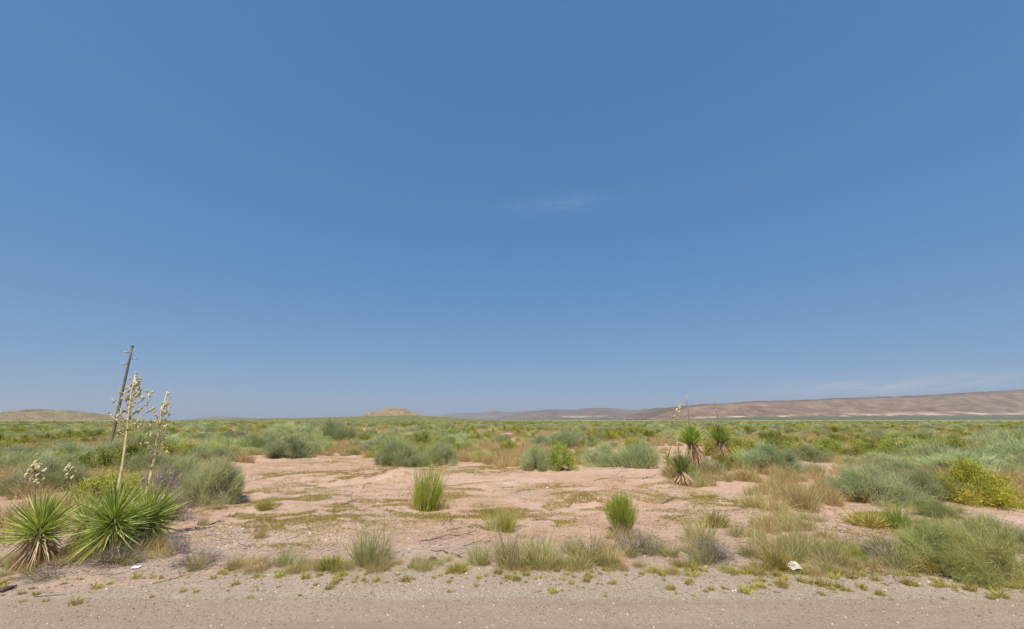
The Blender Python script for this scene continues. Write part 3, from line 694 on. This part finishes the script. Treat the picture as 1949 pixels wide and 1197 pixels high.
PS('sagebrush', sg(2), 1490, 902, 126, 56, 'dark blue-green sagebrush right of the right yuccas')
PS('sagebrush', FINE[2], 1560, 880, 90, 34, 'low sagebrush behind the tan grass right of the right yuccas')
PS('sagebrush', FINE[1], 1705, 962, 150, 70, 'long pale sagebrush on the right beyond the tan grass')
PS('sagebrush', sg(0), 1800, 955, 130, 64, 'sagebrush between the long pale sagebrush and the yellow-green bush')
PS('green_shrub', YELB, 1905, 965, 125, 76, 'bright yellow-green leafy bush near the right edge')
PS('sagebrush', FINEG[1], 1810, 985, 70, 30, 'low green shrub in front of the yellow-green leafy bush')
PS('sagebrush', FINEG[2], 1842, 1100, 150, 88, 'large pale green feathery shrub at the roadside on the right')
PS('sagebrush', FINEG[0], 1935, 1116, 170, 104, 'pale green feathery shrub cut by the right edge at the roadside')
PS('sagebrush', FINE[2], 1945, 1050, 130, 62, 'feathery shrub behind the roadside pair at the right edge')
PS('sagebrush', sg(3), 1880, 905, 150, 36, 'wide sagebrush behind the yellow-green leafy bush on the right')
PS('sagebrush', sg(1), 1700, 895, 120, 30, 'sagebrush behind the long pale sagebrush on the right')
PS('sagebrush', FINE[1], 1352, 905, 70, 34, 'grey-green low shrub at the feet of the two tall yuccas')
PS('green_shrub', BUSH[1], 1385, 897, 50, 30, 'small yellow-green shrub under the upright tall yucca')
PS('green_shrub', BROOM, 1192, 1022, 76, 60, 'bright green broom shrub standing in the front of the clearing', pn=('foliage', 'stems'))
PS('dead_shrub', DEAD[0], 1225, 1060, 95, 52, 'grey dead shrub in front of the bright green broom shrub')
PS('dead_shrub', DEAD[1], 1372, 1078, 90, 48, 'grey brown dead shrub at the roadside left of the white litter')
PS('dead_shrub', DEAD[0], 1720, 1078, 90, 46, 'dead shrub left of the roadside feathery shrub')
PS('dead_shrub', DEAD[1], 350, 1086, 90, 30, 'low grey dead shrub at the roadside right of the big yuccas')
PS('dead_shrub', DEAD[0], 60, 1105, 120, 22, 'flat grey dead shrub under the leftmost yucca')
PS('green_shrub', BUSH[3], 1636, 1072, 46, 26, 'small bright green weed at the roadside right of the white litter')
PS('green_shrub', BUSH[0], 140, 1060, 70, 40, 'low green growth between the left yuccas')
PG = px_grass
PG('grass_clump', TALLG[0], 812, 968, 86, 'tall bright green grass clump standing alone in the clearing', wide=.85)
PG('grass_clump', GRS[0], 708, 1072, 90, 'tall grey-green grass clump at the roadside left of centre', wide=.85)
PG('grass_clump', GRS[1], 692, 1066, 66, 'shorter grass clump against the tall grey-green roadside clump', wide=.8)
PG('grass_clump', GRS[1], 540, 1076, 50, 'thin grass clump at the roadside left of the round lime clump', wide=.7)
PG('grass_clump', LOWG[0], 627, 1082, 38, 'round lime green grass clump at the roadside', wide=1.0)
PG('grass_clump', LOWG[1], 871, 1087, 28, 'small round lime green clump at the roadside near the centre', wide=1.1)
PG('grass_clump', GRS[2], 912, 1072, 56, 'grey-green clump at the left end of the central grass row', wide=.9)
PG('grass_clump', GRS[3], 975, 1076, 84, 'large arching clump in the middle of the central grass row', wide=1.0)
PG('grass_clump', GRS[0], 1030, 1078, 78, 'large leaning clump right of the middle of the central grass row', wide=1.0)
PG('grass_clump', GRS[1], 1062, 1080, 60, 'narrow clump at the right of the large central clumps', wide=.7)
PG('grass_clump', GRS[2], 1125, 1066, 66, 'dry grey grass clump between the central row and the broom shrub', wide=1.1)
PG('grass_clump', DRY[0], 1155, 1072, 50, 'straw grass clump below the bright green broom shrub', wide=1.0)
PG('grass_clump', GRS[3], 945, 1008, 52, 'sparse green grass clump behind the central grass row', wide=1.0)
PG('grass_clump', TALLG[1], 965, 1012, 40, 'thin bright grass clump behind the central grass row', wide=1.1)
PG('grass_clump', GRS[0], 1335, 1032, 72, 'tall grass clump at the right front of the clearing', wide=.9)
PG('grass_clump', LOWG[2], 1360, 1002, 44, 'yellow green grass clump behind the tall clump at the right front', wide=.9)
PG('grass_clump', GRS[1], 1402, 1020, 44, 'lone grey-green clump right of the tall right front clump', wide=.9)
PG('grass_clump', GRS[2], 1345, 1068, 48, 'short grass clump at the roadside below the tall right front clump', wide=1.0)
PG('grass_clump', LOWG[0], 1482, 1080, 50, 'yellowish clump at the roadside just left of the white litter', wide=.8)
PG('grass_clump', LOWG[1], 1770, 1088, 44, 'yellow-green clump in front of the roadside feathery shrub', wide=1.0)
PG('grass_clump', GRS[3], 374, 1084, 48, 'thin grass clump at the roadside right of the big yuccas', wide=.7)
PG('grass_clump', GRS[0], 440, 1084, 36, 'small grey-green clump at the roadside left of the thin clump', wide=.7)
PG('grass_clump', LOWG[2], 506, 968, 28, 'yellow-green clump on the left of the clearing', wide=.9)
PG('grass_clump', DRY[1], 497, 1024, 30, 'small straw tuft on the left of the clearing', wide=.8)
PG('grass_clump', DRY[2], 385, 1000, 26, 'tiny green grass tuft beside the large sagebrush', wide=.7)
PG('grass_clump', DRY[3], 470, 880, 32, 'pale dry twiggy grass at the far left corner of the clearing', wide=.8)
PG('grass_clump', TALLG[0], 1710, 1005, 46, 'yellow-green grass in the sandy gap on the right', wide=1.2)
PG('grass_clump', LOWG[0], 1650, 1000, 40, 'olive grass at the left of the sandy gap on the right', wide=1.3)

# tan grass stands: many alike clumps
def inpoly(px, py, poly):
    c = False; n = len(poly)
    for i in range(n):
        x1, y1 = poly[i]; x2, y2 = poly[(i + 1) % n]
        if (y1 > py) != (y2 > py) and px < (x2 - x1) * (py - y1) / (y2 - y1) + x1: c = not c
    return c
def stand(poly, n, meshes, h, label, group, wide=1.0, name='grass_clump'):
    xs = [p[0] for p in poly]; ys = [p[1] for p in poly]; k = 0; tries = 0; wp = [at(*p) for p in poly]; wq = [(p.x, p.y) for p in wp]
    x0, x1 = min(p[0] for p in wq), max(p[0] for p in wq); y0, y1 = min(p[1] for p in wq), max(p[1] for p in wq)
    while k < n and tries < n * 60:
        tries += 1; x, y = random.uniform(x0, x1), random.uniform(y0, y1)
        if not inpoly(x, y, wq): continue
        hh_ = random.uniform(*h); o = ob(name, meshes[random.randrange(len(meshes))], None, (x, y, float(hgt(x, y)) - .02), rz(), (hh_ * wide, hh_ * wide, hh_))
        tag(o, label, 'grass', group); k += 1
stand([(1400, 905), (1560, 895), (1600, 960), (1560, 990), (1440, 985), (1410, 950)], 66, DRY + [GRS[0]], (.35, .85), 'tan dry grass clump in the dense stand right of the clearing', 'tan grass stand right of the clearing', 1.1)
stand([(1440, 985), (1560, 985), (1580, 1040), (1500, 1078), (1430, 1070)], 34, DRY + GRS, (.2, .55), 'tan grass clump between the dense tan stand and the roadside', 'tan grasses in front of the dense stand', 1.2)
stand([(1500, 1040), (1740, 1040), (1740, 1085), (1480, 1085)], 26, GRS + [DRY[0]], (.3, .6), 'grey-green grass clump along the roadside right of the white litter', 'roadside grasses on the right', 1.1)
stand([(880, 1050), (1180, 1040), (1460, 1050), (1460, 1084), (880, 1082)], 26, GRS, (.25, .5), 'short grey-green clump filling the central roadside grass row', 'short clumps in the central roadside row', 1.1, 'grass_tuft')
stand([(860, 868), (1000, 868), (990, 888), (870, 885)], 16, DRY, (.6, 1.0), 'tan grass clump between the sagebrushes beyond the clearing', 'tan grasses beyond the clearing', 1.1)
stand([(1265, 905), (1420, 890), (1420, 930), (1330, 930)], 20, [DRY[0], GRS[1], DRY[2]], (.6, 1.0), 'straw grass clump around the feet of the right yuccas', 'grasses around the right yuccas', 1.1)
stand([(0, 975), (120, 955), (130, 1000), (0, 1040)], 16, DRY, (.5, .9), 'tan grass clump behind the leftmost yucca', 'tan grasses behind the leftmost yucca', 1.1)
stand([(1580, 900), (1720, 905), (1640, 960), (1590, 960)], 18, DRY, (.5, .85), 'tan grass clump left of the long pale sagebrush', 'tan grasses left of the long pale sagebrush', 1.1)
PS('dead_shrub', DEAD[0], 322, 1058, 60, 40, 'brown twiggy undergrowth right of the big yuccas')
PS('dead_shrub', DEAD[1], 190, 1085, 110, 36, 'brown twiggy undergrowth below the large starburst yucca')
stand([(380, 1070), (640, 1066), (880, 1064), (880, 1086), (640, 1088), (380, 1090)], 48, GRS + DRY[:2], (.10, .34), 'short wispy clump along the verge below the sandy clearing', 'wispy clumps along the left verge', 1.3, 'grass_tuft')
stand([(1000, 1072), (1480, 1076), (1480, 1096), (1000, 1090)], 40, GRS + DRY[:2] + LOWG[:1], (.08, .28), 'short wispy clump along the verge in front of the central grass row', 'wispy clumps along the central verge', 1.3, 'grass_tuft')
stand([(1540, 1070), (1760, 1076), (1760, 1098), (1540, 1094)], 22, GRS + DRY[:2] + LOWG[:1], (.10, .30), 'short clump along the verge left of the roadside feathery shrubs', 'short clumps along the right verge', 1.3, 'grass_tuft')
PG('grass_clump', DRY[1], 838, 968, 34, 'wispy dry clump at the right foot of the tall bright green grass', wide=1.0)
PG('grass_clump', DRY[2], 795, 966, 26, 'low dry clump at the left foot of the tall bright green grass', wide=1.2)
PG('grass_clump', DRY[3], 1172, 1024, 30, 'dry clump at the left foot of the bright green broom shrub', wide=1.2)
PG('grass_clump', DRY[0], 1212, 1026, 28, 'dry clump at the right foot of the bright green broom shrub', wide=1.2)
stand([(0, 1060), (140, 1060), (140, 1098), (0, 1102)], 16, [GRS[0], GRS[2], DRY[3]], (.15, .35), 'short grass clump in front of the leftmost yucca', 'short grasses in front of the leftmost yucca', 1.2, 'grass_tuft')
stand([(130, 1078), (330, 1068), (330, 1040), (150, 1040)], 18, [DRY[0], DRY[1], GRS[2]], (.25, .5), 'dry grass clump at the feet of the large left yuccas', 'dry grasses under the left yuccas', 1.2)

# ------------------------------------------------------------------ the scrubland behind: sagebrush, yellow-green shrubs, tan grass
CLEAR = [(at(*p).x, at(*p).y) for p in [(330, 1080), (395, 985), (425, 960), (405, 885), (470, 868), (600, 868), (690, 872), (860, 875), (980, 890), (1110, 880), (1265, 882), (1275, 868), (1430, 868), (1440, 890), (1450, 930), (1430, 1000), (1440, 1060), (1400, 1082)]]
TAN = [(at(*p).x, at(*p).y) for p in [(1385, 935), (1395, 892), (1450, 878), (1600, 880), (1640, 960), (1600, 1040), (1400, 1040)]]
def field():
    kinds = {'sage': [], 'bush': [], 'dry': []}
    def ok(x, y, r):
        for tx, ty, tr in TAKEN:
            if (x - tx) ** 2 + (y - ty) ** 2 < (tr * .8 + r * .6) ** 2: return False
        return True
    rr = np.random.default_rng(99)
    bands = [(15.5, 40, 2300), (40, 90, 6500), (90, 200, 10000), (200, 420, 15000), (420, 900, 16000)]
    for d0, d1, n in bands:
        th = np.radians(rr.uniform(-66, 66, n)); r = np.sqrt(rr.uniform(d0 ** 2, d1 ** 2, n)); x = r * np.sin(th); y = r * np.cos(th)
        gA = fbm(x / 9, y / 9, 71); gB = fbm(x / 16, y / 16, 72); gC = fbm(x / 6, y / 6, 73); gap = fbm(x / 11, y / 11, 74)
        far = d0 >= 200
        for i in range(n):
            if y[i] < 14 or (d1 <= 90 and (inpoly(x[i], y[i], CLEAR) or inpoly(x[i], y[i], TAN))): continue
            if gap[i] > .605 and rr.random() < .85: continue
            q = rr.random()
            if gC[i] > .44 and q < .85: k = 'dry'
            elif gB[i] > .53 and q < .8: k = 'bush'
            elif gA[i] > .40 and q < .9: k = 'sage'
            else: k = ('sage', 'bush', 'dry', 'dry')[rr.integers(0, 4)]
            if k == 'sage': w = min(3.4, 1.0 + rr.gamma(1.6, .55)); h = w * rr.uniform(.3, .5)
            elif k == 'bush': w = min(2.8, .7 + rr.gamma(1.5, .45)); h = w * rr.uniform(.4, .6)
            else: h = rr.uniform(.5, .95); w = 2 * h * rr.uniform(1.0, 1.4)
            if far: w *= 1.35
            if d1 <= 90 and not ok(x[i], y[i], w * (.5 if k != 'dry' else .22)): continue
            kinds[k].append((r[i], x[i], y[i], w, h))
    return kinds
FIELD = field()
V_BY = {'sage': SAGE + SAGEG, 'bush': BUSH, 'dry': DRY}
INFO = {'sage': ('sagebrush', 'grey-green sagebrush among many in the scrubland behind the clearing', 'shrub', 'sagebrush of the scrubland', 265),
        'bush': ('green_shrub', 'yellow-green shrub among many in the scrubland behind the clearing', 'shrub', 'yellow-green shrubs of the scrubland', 285),
        'dry': ('dry_grass', 'tan bunch grass among many in the scrubland behind the clearing', 'grass', 'tan bunch grasses of the scrubland', 290)}
def gn_scatter(name, srcs, rows, label):
    P = np.array([(x, y, 0) for _, x, y, _, _ in rows]); P[:, 2] = hgt(P[:, 0], P[:, 1]) - .04
    me = bpy.data.meshes.new(name); me.vertices.add(len(P)); me.vertices.foreach_set('co', P.astype(np.float32).ravel())
    g = np.random.default_rng(5)
    for nm, dt, key, arr in (('scl', 'FLOAT_VECTOR', 'vector', np.array([(w / 2, w / 2, h) for *_, w, h in rows])),
                             ('rot', 'FLOAT_VECTOR', 'vector', np.stack([np.zeros(len(P)), np.zeros(len(P)), g.random(len(P)) * 6.283], -1)),
                             ('idx', 'INT', 'value', g.integers(0, len(srcs), len(P)))):
        a = me.attributes.new(nm, dt, 'POINT'); a.data.foreach_set(key, arr.astype(np.int32 if dt == 'INT' else np.float32).ravel())
    me.update(); o = ob(name, me); tag(o, label, kind='stuff')
    ng = bpy.data.node_groups.new(name, 'GeometryNodeTree')
    ng.interface.new_socket('Geometry', in_out='INPUT', socket_type='NodeSocketGeometry'); ng.interface.new_socket('Geometry', in_out='OUTPUT', socket_type='NodeSocketGeometry')
    n = ng.nodes.new; l = ng.links.new
    gi = n('NodeGroupInput'); go = n('NodeGroupOutput'); jn = n('GeometryNodeJoinGeometry'); ip = n('GeometryNodeInstanceOnPoints')
    for s in srcs:
        oi = n('GeometryNodeObjectInfo'); oi.inputs['Object'].default_value = s; oi.inputs['As Instance'].default_value = True; oi.transform_space = 'ORIGINAL'
        l(oi.outputs['Geometry'], jn.inputs[0])
    def att(nm, ty):
        a = n('GeometryNodeInputNamedAttribute'); a.data_type = ty; a.inputs['Name'].default_value = nm
        return [s for s in a.outputs if s.enabled and s.name == 'Attribute'][0]
    l(gi.outputs[0], ip.inputs['Points']); l(jn.outputs[0], ip.inputs['Instance']); ip.inputs['Pick Instance'].default_value = True
    l(att('idx', 'INT'), ip.inputs['Instance Index']); l(att('scl', 'FLOAT_VECTOR'), ip.inputs['Scale']); l(att('rot', 'FLOAT_VECTOR'), ip.inputs['Rotation'])
    l(ip.outputs[0], go.inputs[0])
    md = o.modifiers.new('scatter', 'NODES'); md.node_group = ng
    return o
for k, rows in FIELD.items():
    rows.sort(); nm, lab, cat, grp, lim = INFO[k]; src = {}
    for j, (r_, x, y, w, h) in enumerate(rows[:lim]):
        vi = j % len(V_BY[k]); va = V_BY[k][vi]; me = va[2] if isinstance(va, tuple) else va
        o = ob(nm, me, None, (x, y, float(hgt(x, y)) - .04), rz(), (w / 2, w / 2, h)); tag(o, lab, cat, grp, 'thing'); src.setdefault(vi, o)
    gn_scatter('distant_' + {'sage': 'sagebrush', 'bush': 'green_scrub', 'dry': 'dry_grass'}[k], list(src.values()), rows[lim:],
               {'sage': 'sagebrush scrub fading into the distance', 'bush': 'yellow-green scrub fading into the distance', 'dry': 'tan grass fading into the distance'}[k])

# ------------------------------------------------------------------ weed tufts in the gravel
def tufts():
    k = 0; rr = random.Random(3)
    while k < 298:
        px = rr.uniform(0, 1949) if rr.random() < .8 else rr.triangular(1000, 1900, 1450); f = rr.betavariate(1.1, 1.9)
        x = (px - 974) / FPX * 7.9; ey = float(edge_y(x)); y = ey - .05 - f * 1.25
        if fbm(x / 1.2, y / .6, 61) < .45 and rr.random() < .5: continue
        if px > 1100 and rr.random() < .15: y = ey + rr.uniform(-.1, .25)
        s = min(.17, .035 + rr.gammavariate(2.0, .028)) * (1.2 if px > 1250 or px < 200 else 1)
        z = max(.004, float(hgt(x, y))); o = ob('weed_tuft', TUFT[k % 5], None, (x, y, z - .004), (0, 0, rr.random() * 6.28), (s, s, s))
        tag(o, 'tiny yellow-green weed tuft growing in the gravel shoulder', 'weed', 'weed tufts in the gravel shoulder'); k += 1
tufts()

# low creeping growth on the sand, and the fine litter
def cover():
    spots = [(590, 975, 150, 18), (520, 990, 90, 14), (700, 970, 80, 8), (480, 938, 45, 8), (665, 913, 40, 8), (620, 880, 90, 7), (540, 905, 50, 5), (600, 925, 40, 6), (1130, 948, 60, 10), (1090, 940, 40, 6), (1135, 968, 50, 8), (1345, 950, 60, 10), (1010, 965, 35, 6),
             (920, 975, 60, 8), (940, 985, 60, 14), (1050, 995, 40, 6), (900, 897, 60, 6), (770, 893, 80, 6), (960, 890, 60, 5), (1690, 985, 80, 16), (1760, 990, 80, 14), (1640, 975, 50, 12), (430, 985, 40, 6), (760, 955, 60, 8), (1060, 925, 60, 5), (860, 945, 70, 6), (1240, 920, 60, 6), (1180, 930, 70, 5),
             (1600, 1090, 160, 8), (1450, 1092, 120, 6), (60, 1108, 70, 6)]
    spots += [(560, 950, 110, 10), (610, 990, 130, 12), (450, 960, 60, 10), (1000, 985, 90, 10), (1100, 960, 90, 10), (1380, 955, 60, 10), (640, 900, 80, 7), (820, 985, 80, 8), (900, 930, 80, 6), (1290, 985, 70, 9), (560, 1040, 70, 8), (1240, 945, 60, 7), (1740, 1010, 90, 16), (1620, 1020, 60, 12)]
    PP = []
    for px, py, sx, sy in spots:
        c = at(px, py); m = scale_at(c); dy = (at(px, py - 3).y - at(px, py + 3).y) / 6
        n = int(min(16000, 500 + 3400 * (sx * m) * (sy * dy) * 1.3))
        x = c.x + rng.normal(size=n) * sx * m * .6; y = c.y + rng.normal(size=n) * sy * dy * .75
        kx = fbm(x / .7, y / .35, 81) > .46; PP.append(np.stack([x, y], -1)[kx & (y > 7.4)])
    P = np.vstack(PP); z = np.maximum(hgt(P[:, 0], P[:, 1]), .004); P = np.column_stack([P, z - .005]); n = len(P)
    D = rng.normal(size=(n, 3)) * np.array([.8, .8, .2]) + np.array([0, 0, .75])
    f = blades(P, D, rng.uniform(.03, .10, n), rng.uniform(.008, .017, n), .2, 2, .25)
    tag(ob('ground_cover', mesh('ground_cover', f[0], f[1], M_COVER, {'rnd': f[2], 'tip': f[3]})), 'low olive creeping growth in patches on the sand', kind='stuff')
    # fine dry stems and twigs lying or standing everywhere
    n = 11000; x = rng.uniform(-14, 14, n); y = edge_y(x) + rng.gamma(1.3, 2.6, n); kx = fbm(x / 1.5, y / 1.5, 85) > .45; x, y = x[kx], y[kx]; n = len(x)
    P = np.column_stack([x, y, hgt(x, y) + .004]); D = rng.normal(size=(n, 3)) * np.array([1, 1, .16]) + np.array([0, 0, .08])
    f = blades(P, D, rng.uniform(.08, .38, n), rng.uniform(.005, .013, n), .3, 3, .0, prof=[1, .9, .6])
    tag(ob('twig_litter', mesh('twig_litter', f[0], f[1], M_DEAD, {'rnd': f[2], 'tip': f[3]})), 'fine dry twigs littering the sand', kind='stuff')
cover()
def pebbles():
    ph = (1 + 5 ** .5) / 2
    I = nrm(np.array([(-1, ph, 0), (1, ph, 0), (-1, -ph, 0), (1, -ph, 0), (0, -1, ph), (0, 1, ph), (0, -1, -ph), (0, 1, -ph), (ph, 0, -1), (ph, 0, 1), (-ph, 0, -1), (-ph, 0, 1)], float))
    F = np.array([(0, 11, 5), (0, 5, 1), (0, 1, 7), (0, 7, 10), (0, 10, 11), (1, 5, 9), (5, 11, 4), (11, 10, 2), (10, 7, 6), (7, 1, 8), (3, 9, 4), (3, 4, 2), (3, 2, 6), (3, 6, 8), (3, 8, 9), (4, 9, 5), (2, 4, 11), (6, 2, 10), (8, 6, 7), (9, 8, 1)])
    n = 9000; x = rng.uniform(-12, 12, n); y = np.where(rng.random(n) < .6, rng.uniform(5.6, 8.2, n), edge_y(x) + rng.gamma(1.1, 1.8, n))
    s = rng.gamma(2.2, .0035, n) + .004; s = np.minimum(s, np.where(y < redge(x) + .2, .013, .03)); z = np.maximum(hgt(x, y), np.where(y < edge_y(x), np.where(y < redge(x), .009, .004), -9))
    V = I[None] * (1 + .3 * rng.normal(size=(n, 12, 1)) * .6) * s[:, None, None] * np.array([1.2, 1.0, .7]) + np.stack([x, y, z + s * .25], -1)[:, None]
    T = F[None] + (np.arange(n) * 12)[:, None, None]
    m = leafmat('pebble', [(0, (.20, .165, .145)), (.5, (.33, .265, .205)), (.9, (.44, .36, .285)), (1, (.70, .64, .57))], 0.0, var=0)
    tag(ob('pebbles', mesh('pebbles', V.reshape(-1, 3), T.reshape(-1, 3), m, {'rnd': np.repeat(rng.random(n), 12)})), 'loose pebbles over the shoulder and the sand', kind='stuff')
    n = 700; c = at(480, 1025); x = c.x + rng.normal(size=n) * 1.4; y = c.y + rng.normal(size=n) * .55; s = np.minimum(rng.gamma(2.0, .003, n) + .004, .022); z = hgt(x, y)
    V = I[None] * (1 + .18 * rng.normal(size=(n, 12, 1))) * s[:, None, None] * np.array([1.2, 1.0, .7]) + np.stack([x, y, z + s * .25], -1)[:, None]
    T = F[None] + (np.arange(n) * 12)[:, None, None]
    m2 = leafmat('chalk', [(0, (.50, .40, .32)), (.5, (.66, .57, .48)), (1, (.78, .72, .65))], 0.0, var=0)
    tag(ob('chalk_pebbles', mesh('chalk_pebbles', V.reshape(-1, 3), T.reshape(-1, 3), m2, {'rnd': np.repeat(rng.random(n), 12)})), 'chalky white pebbles strewn over the left of the clearing', kind='stuff')
    # larger pale stones
    ms = simple('pale_stone', (.66, .57, .49), .9, 8, (.52, .43, .36), .3); st = []
    for k in range(3):
        v_ = I * (1 + .18 * rng.normal(size=(12, 1))) * np.array([1.2, .9, .6]); st.append(mesh('stone', v_, F, ms))
    for px, py, s, lab in [(432, 909, 5, 'pale stone lying beside the large sagebrush'), (469, 909, 4, 'pale stone on the far left of the clearing'), (718, 943, 4, 'white stone below the sand mound'), (1042, 929, 4, 'small white stone in the middle of the clearing'), (590, 1016, 4, 'white stone on the left of the clearing'), (440, 1005, 4, 'white stone near the tiny green tuft'), (462, 1008, 4, 'white stone between the tiny green tuft and the straw tuft'), (757, 1091, 4, 'white stone on the shoulder below the tall roadside clump')]:
        p = at(px, py); q = s * scale_at(p); tag(ob('stone', st[px % 3], None, (p.x, p.y, p.z + q * .2), rz(), (q, q, q)), lab, 'stone')
pebbles()

# ------------------------------------------------------------------ fallen branches, litter
def branch(px0, py0, px1, py1, rad, label, twigs=4, lift=.05):
    rad = rad * .62 if rad < .04 else rad; a = at(px0, py0); b = at(px1, py1); o_ = (a + b) / 2; Lb = (b - a).length; pts = []
    for t in np.linspace(0, 1, 7):
        p = a.lerp(b, t); w = math.sin(t * math.pi)
        x, y = p.x + random.gauss(0, .02) * Lb * w, p.y + random.gauss(0, .04) * Lb * w
        pts.append(np.array([x, y, float(hgt(x, y)) + rad * .7 + lift * w * random.random()]) - np.array(o_))
    ps = [tube(pts, [rad * (1 - .6 * t) for t in np.linspace(0, 1, 7)], 5)]
    for i in range(twigs):
        s = pts[random.randrange(1, 6)]; d = nrm(pts[-1] - pts[0]) + rng.normal(size=3) * .6; d[2] = abs(d[2]) * .4; e = s + nrm(d) * Lb * random.uniform(.2, .45)
        ps.append(tube([s, (s + e) / 2 + rng.normal(size=3) * .02, e], [rad * .55, rad * .4, rad * .2], 4))
    v_, t_, *_ = join(ps); tag(ob('fallen_branch', mesh('fallen_branch', v_, t_, M_TWIG, smooth=True), None, o_), label, 'branch')
branch(655, 960, 690, 955, .025, 'forked dead branch lying below the sand mound', 5, .12)
branch(690, 930, 705, 918, .02, 'short dead branch arching left of the sand mound', 3, .2)
branch(690, 908, 735, 902, .02, 'thin branch lying behind the sand mound', 3)
branch(400, 999, 428, 993, .03, 'dark stick lying beside the large sagebrush', 1)
branch(800, 1030, 900, 1018, .016, 'long thin branch across the sand below the bright green grass', 6)
branch(850, 1010, 930, 1000, .014, 'bowed thin branch left of the sparse grass clump', 5)
branch(820, 1048, 880, 1062, .016, 'dead branch near the dark can', 5)
branch(840, 1000, 868, 985, .013, 'short thin branch right of the bright green grass', 3)
branch(880, 1040, 940, 1030, .013, 'thin branch left of the central grass row', 4)
branch(1260, 960, 1300, 948, .02, 'dark stick lying left of the right yuccas', 2)
branch(980, 938, 1020, 932, .016, 'thin stick in the middle of the clearing', 2)
branch(1222, 912, 1248, 905, .018, 'dead stick below the long sagebrush thicket', 3)
branch(0, 1128, 30, 1119, .045, 'thick dark branch at the left edge of the road', 0, 0)
branch(64, 1137, 122, 1132, .014, 'thin curved strip of wood on the gravel at the left', 0, 0)
branch(290, 1112, 368, 1092, .012, 'long thin stick on the shoulder below the low grey shrub', 1, 0)
branch(1205, 1104, 1222, 1096, .010, 'short stick on the shoulder below the dead shrub', 1, 0)
branch(840, 925, 980, 915, .013, 'long thin root across the clearing behind the bright green grass', 3)
branch(1130, 915, 1210, 908, .015, 'long thin branch below the long sagebrush thicket', 4)

def crumple(name, px, py, wpx, hpx, label, mat, cat):
    p = at(px, py); m = scale_at(p); w = wpx * m; h = hpx * m; n = 10; sd_ = px % 50
    g = np.linspace(-.5, .5, n); U, Vv = np.meshgrid(g, g)
    up_ = .35 + .55 * (Vv + .5) + .35 * (vnoise(U * 3.3 + 9, Vv * 3.3, sd_) - .5) - .5 * np.clip(np.abs(U) - .3, 0, 1)   # one folded sheet, far edge standing up
    Zz = np.maximum(h * up_, .006)
    X_ = w * (U + .10 * (vnoise(Vv * 3, U * 0 + 2, sd_) - .5)); Y_ = w * .6 * (Vv + .10 * (vnoise(U * 3, Vv * 0 + 5, sd_) - .5))
    I = np.arange(n * n).reshape(n, n); T = np.stack([I[:-1, :-1], I[:-1, 1:], I[1:, 1:], I[1:, :-1]], -1).reshape(-1, 4)
    o = ob(name, mesh(name, np.stack([X_, Y_, Zz], -1).reshape(-1, 3), T, mat), None, (p.x, p.y, p.z), (0, 0, .3))
    so = o.modifiers.new('thick', 'SOLIDIFY'); so.thickness = .004; so.offset = 1
    tag(o, label, cat)
crumple('paper_litter', 1513, 1086, 27, 14, 'crumpled white paper litter at the roadside', M_PAPER, 'litter')
crumple('paper_litter', 258, 1082, 13, 4, 'flat white scrap at the foot of the large starburst yucca', M_PAPER, 'litter')
def can(px, py):
    p = at(px, py); r_ = .034; Lc = .12
    e = ob('drink_can', None, None, (p.x, p.y, p.z + r_), (0, 0, .35)); tag(e, 'dark red drink can lying on its side by the road', 'can')
    v_, t_ = tube([(-Lc / 2, 0, 0), (-Lc / 2 + .012, 0, 0), (Lc / 2 - .015, 0, 0), (Lc / 2, 0, 0)], [r_ * .85, r_, r_, r_ * .8], 14); ob('body', mesh('body', v_, t_, M_CAN, smooth=True), e)
    v_, t_ = tube([(Lc / 2, 0, 0), (Lc / 2 + .006, 0, 0)], [r_ * .8, r_ * .76], 14); ob('lid', mesh('lid', v_, t_, M_METAL), e)
can(824, 1068)

# ------------------------------------------------------------------ haze
def haze():
    x, y0, y1, z0, z1 = 22000, -3000, 19000, -12, 620
    V = [(-x, y0, z0), (x, y0, z0), (x, y1, z0), (-x, y1, z0), (-x, y0, z1), (x, y0, z1), (x, y1, z1), (-x, y1, z1)]
    F = [(0, 3, 2, 1), (4, 5, 6, 7), (0, 1, 5, 4), (1, 2, 6, 5), (2, 3, 7, 6), (3, 0, 4, 7)]
    m, t, o = newmat('haze_air'); vv = t.nodes.new('ShaderNodeVolumePrincipled'); vv.inputs['Color'].default_value = (.93, .96, 1.0, 1)
    vv.inputs['Density'].default_value = 5.5e-5; vv.inputs['Anisotropy'].default_value = 0.2
    t.links.new(vv.outputs[0], o.inputs['Volume'])
    tag(ob('haze', mesh('haze', np.array(V), np.array(F), m)), 'thin pale haze over the plain', kind='stuff')
haze()
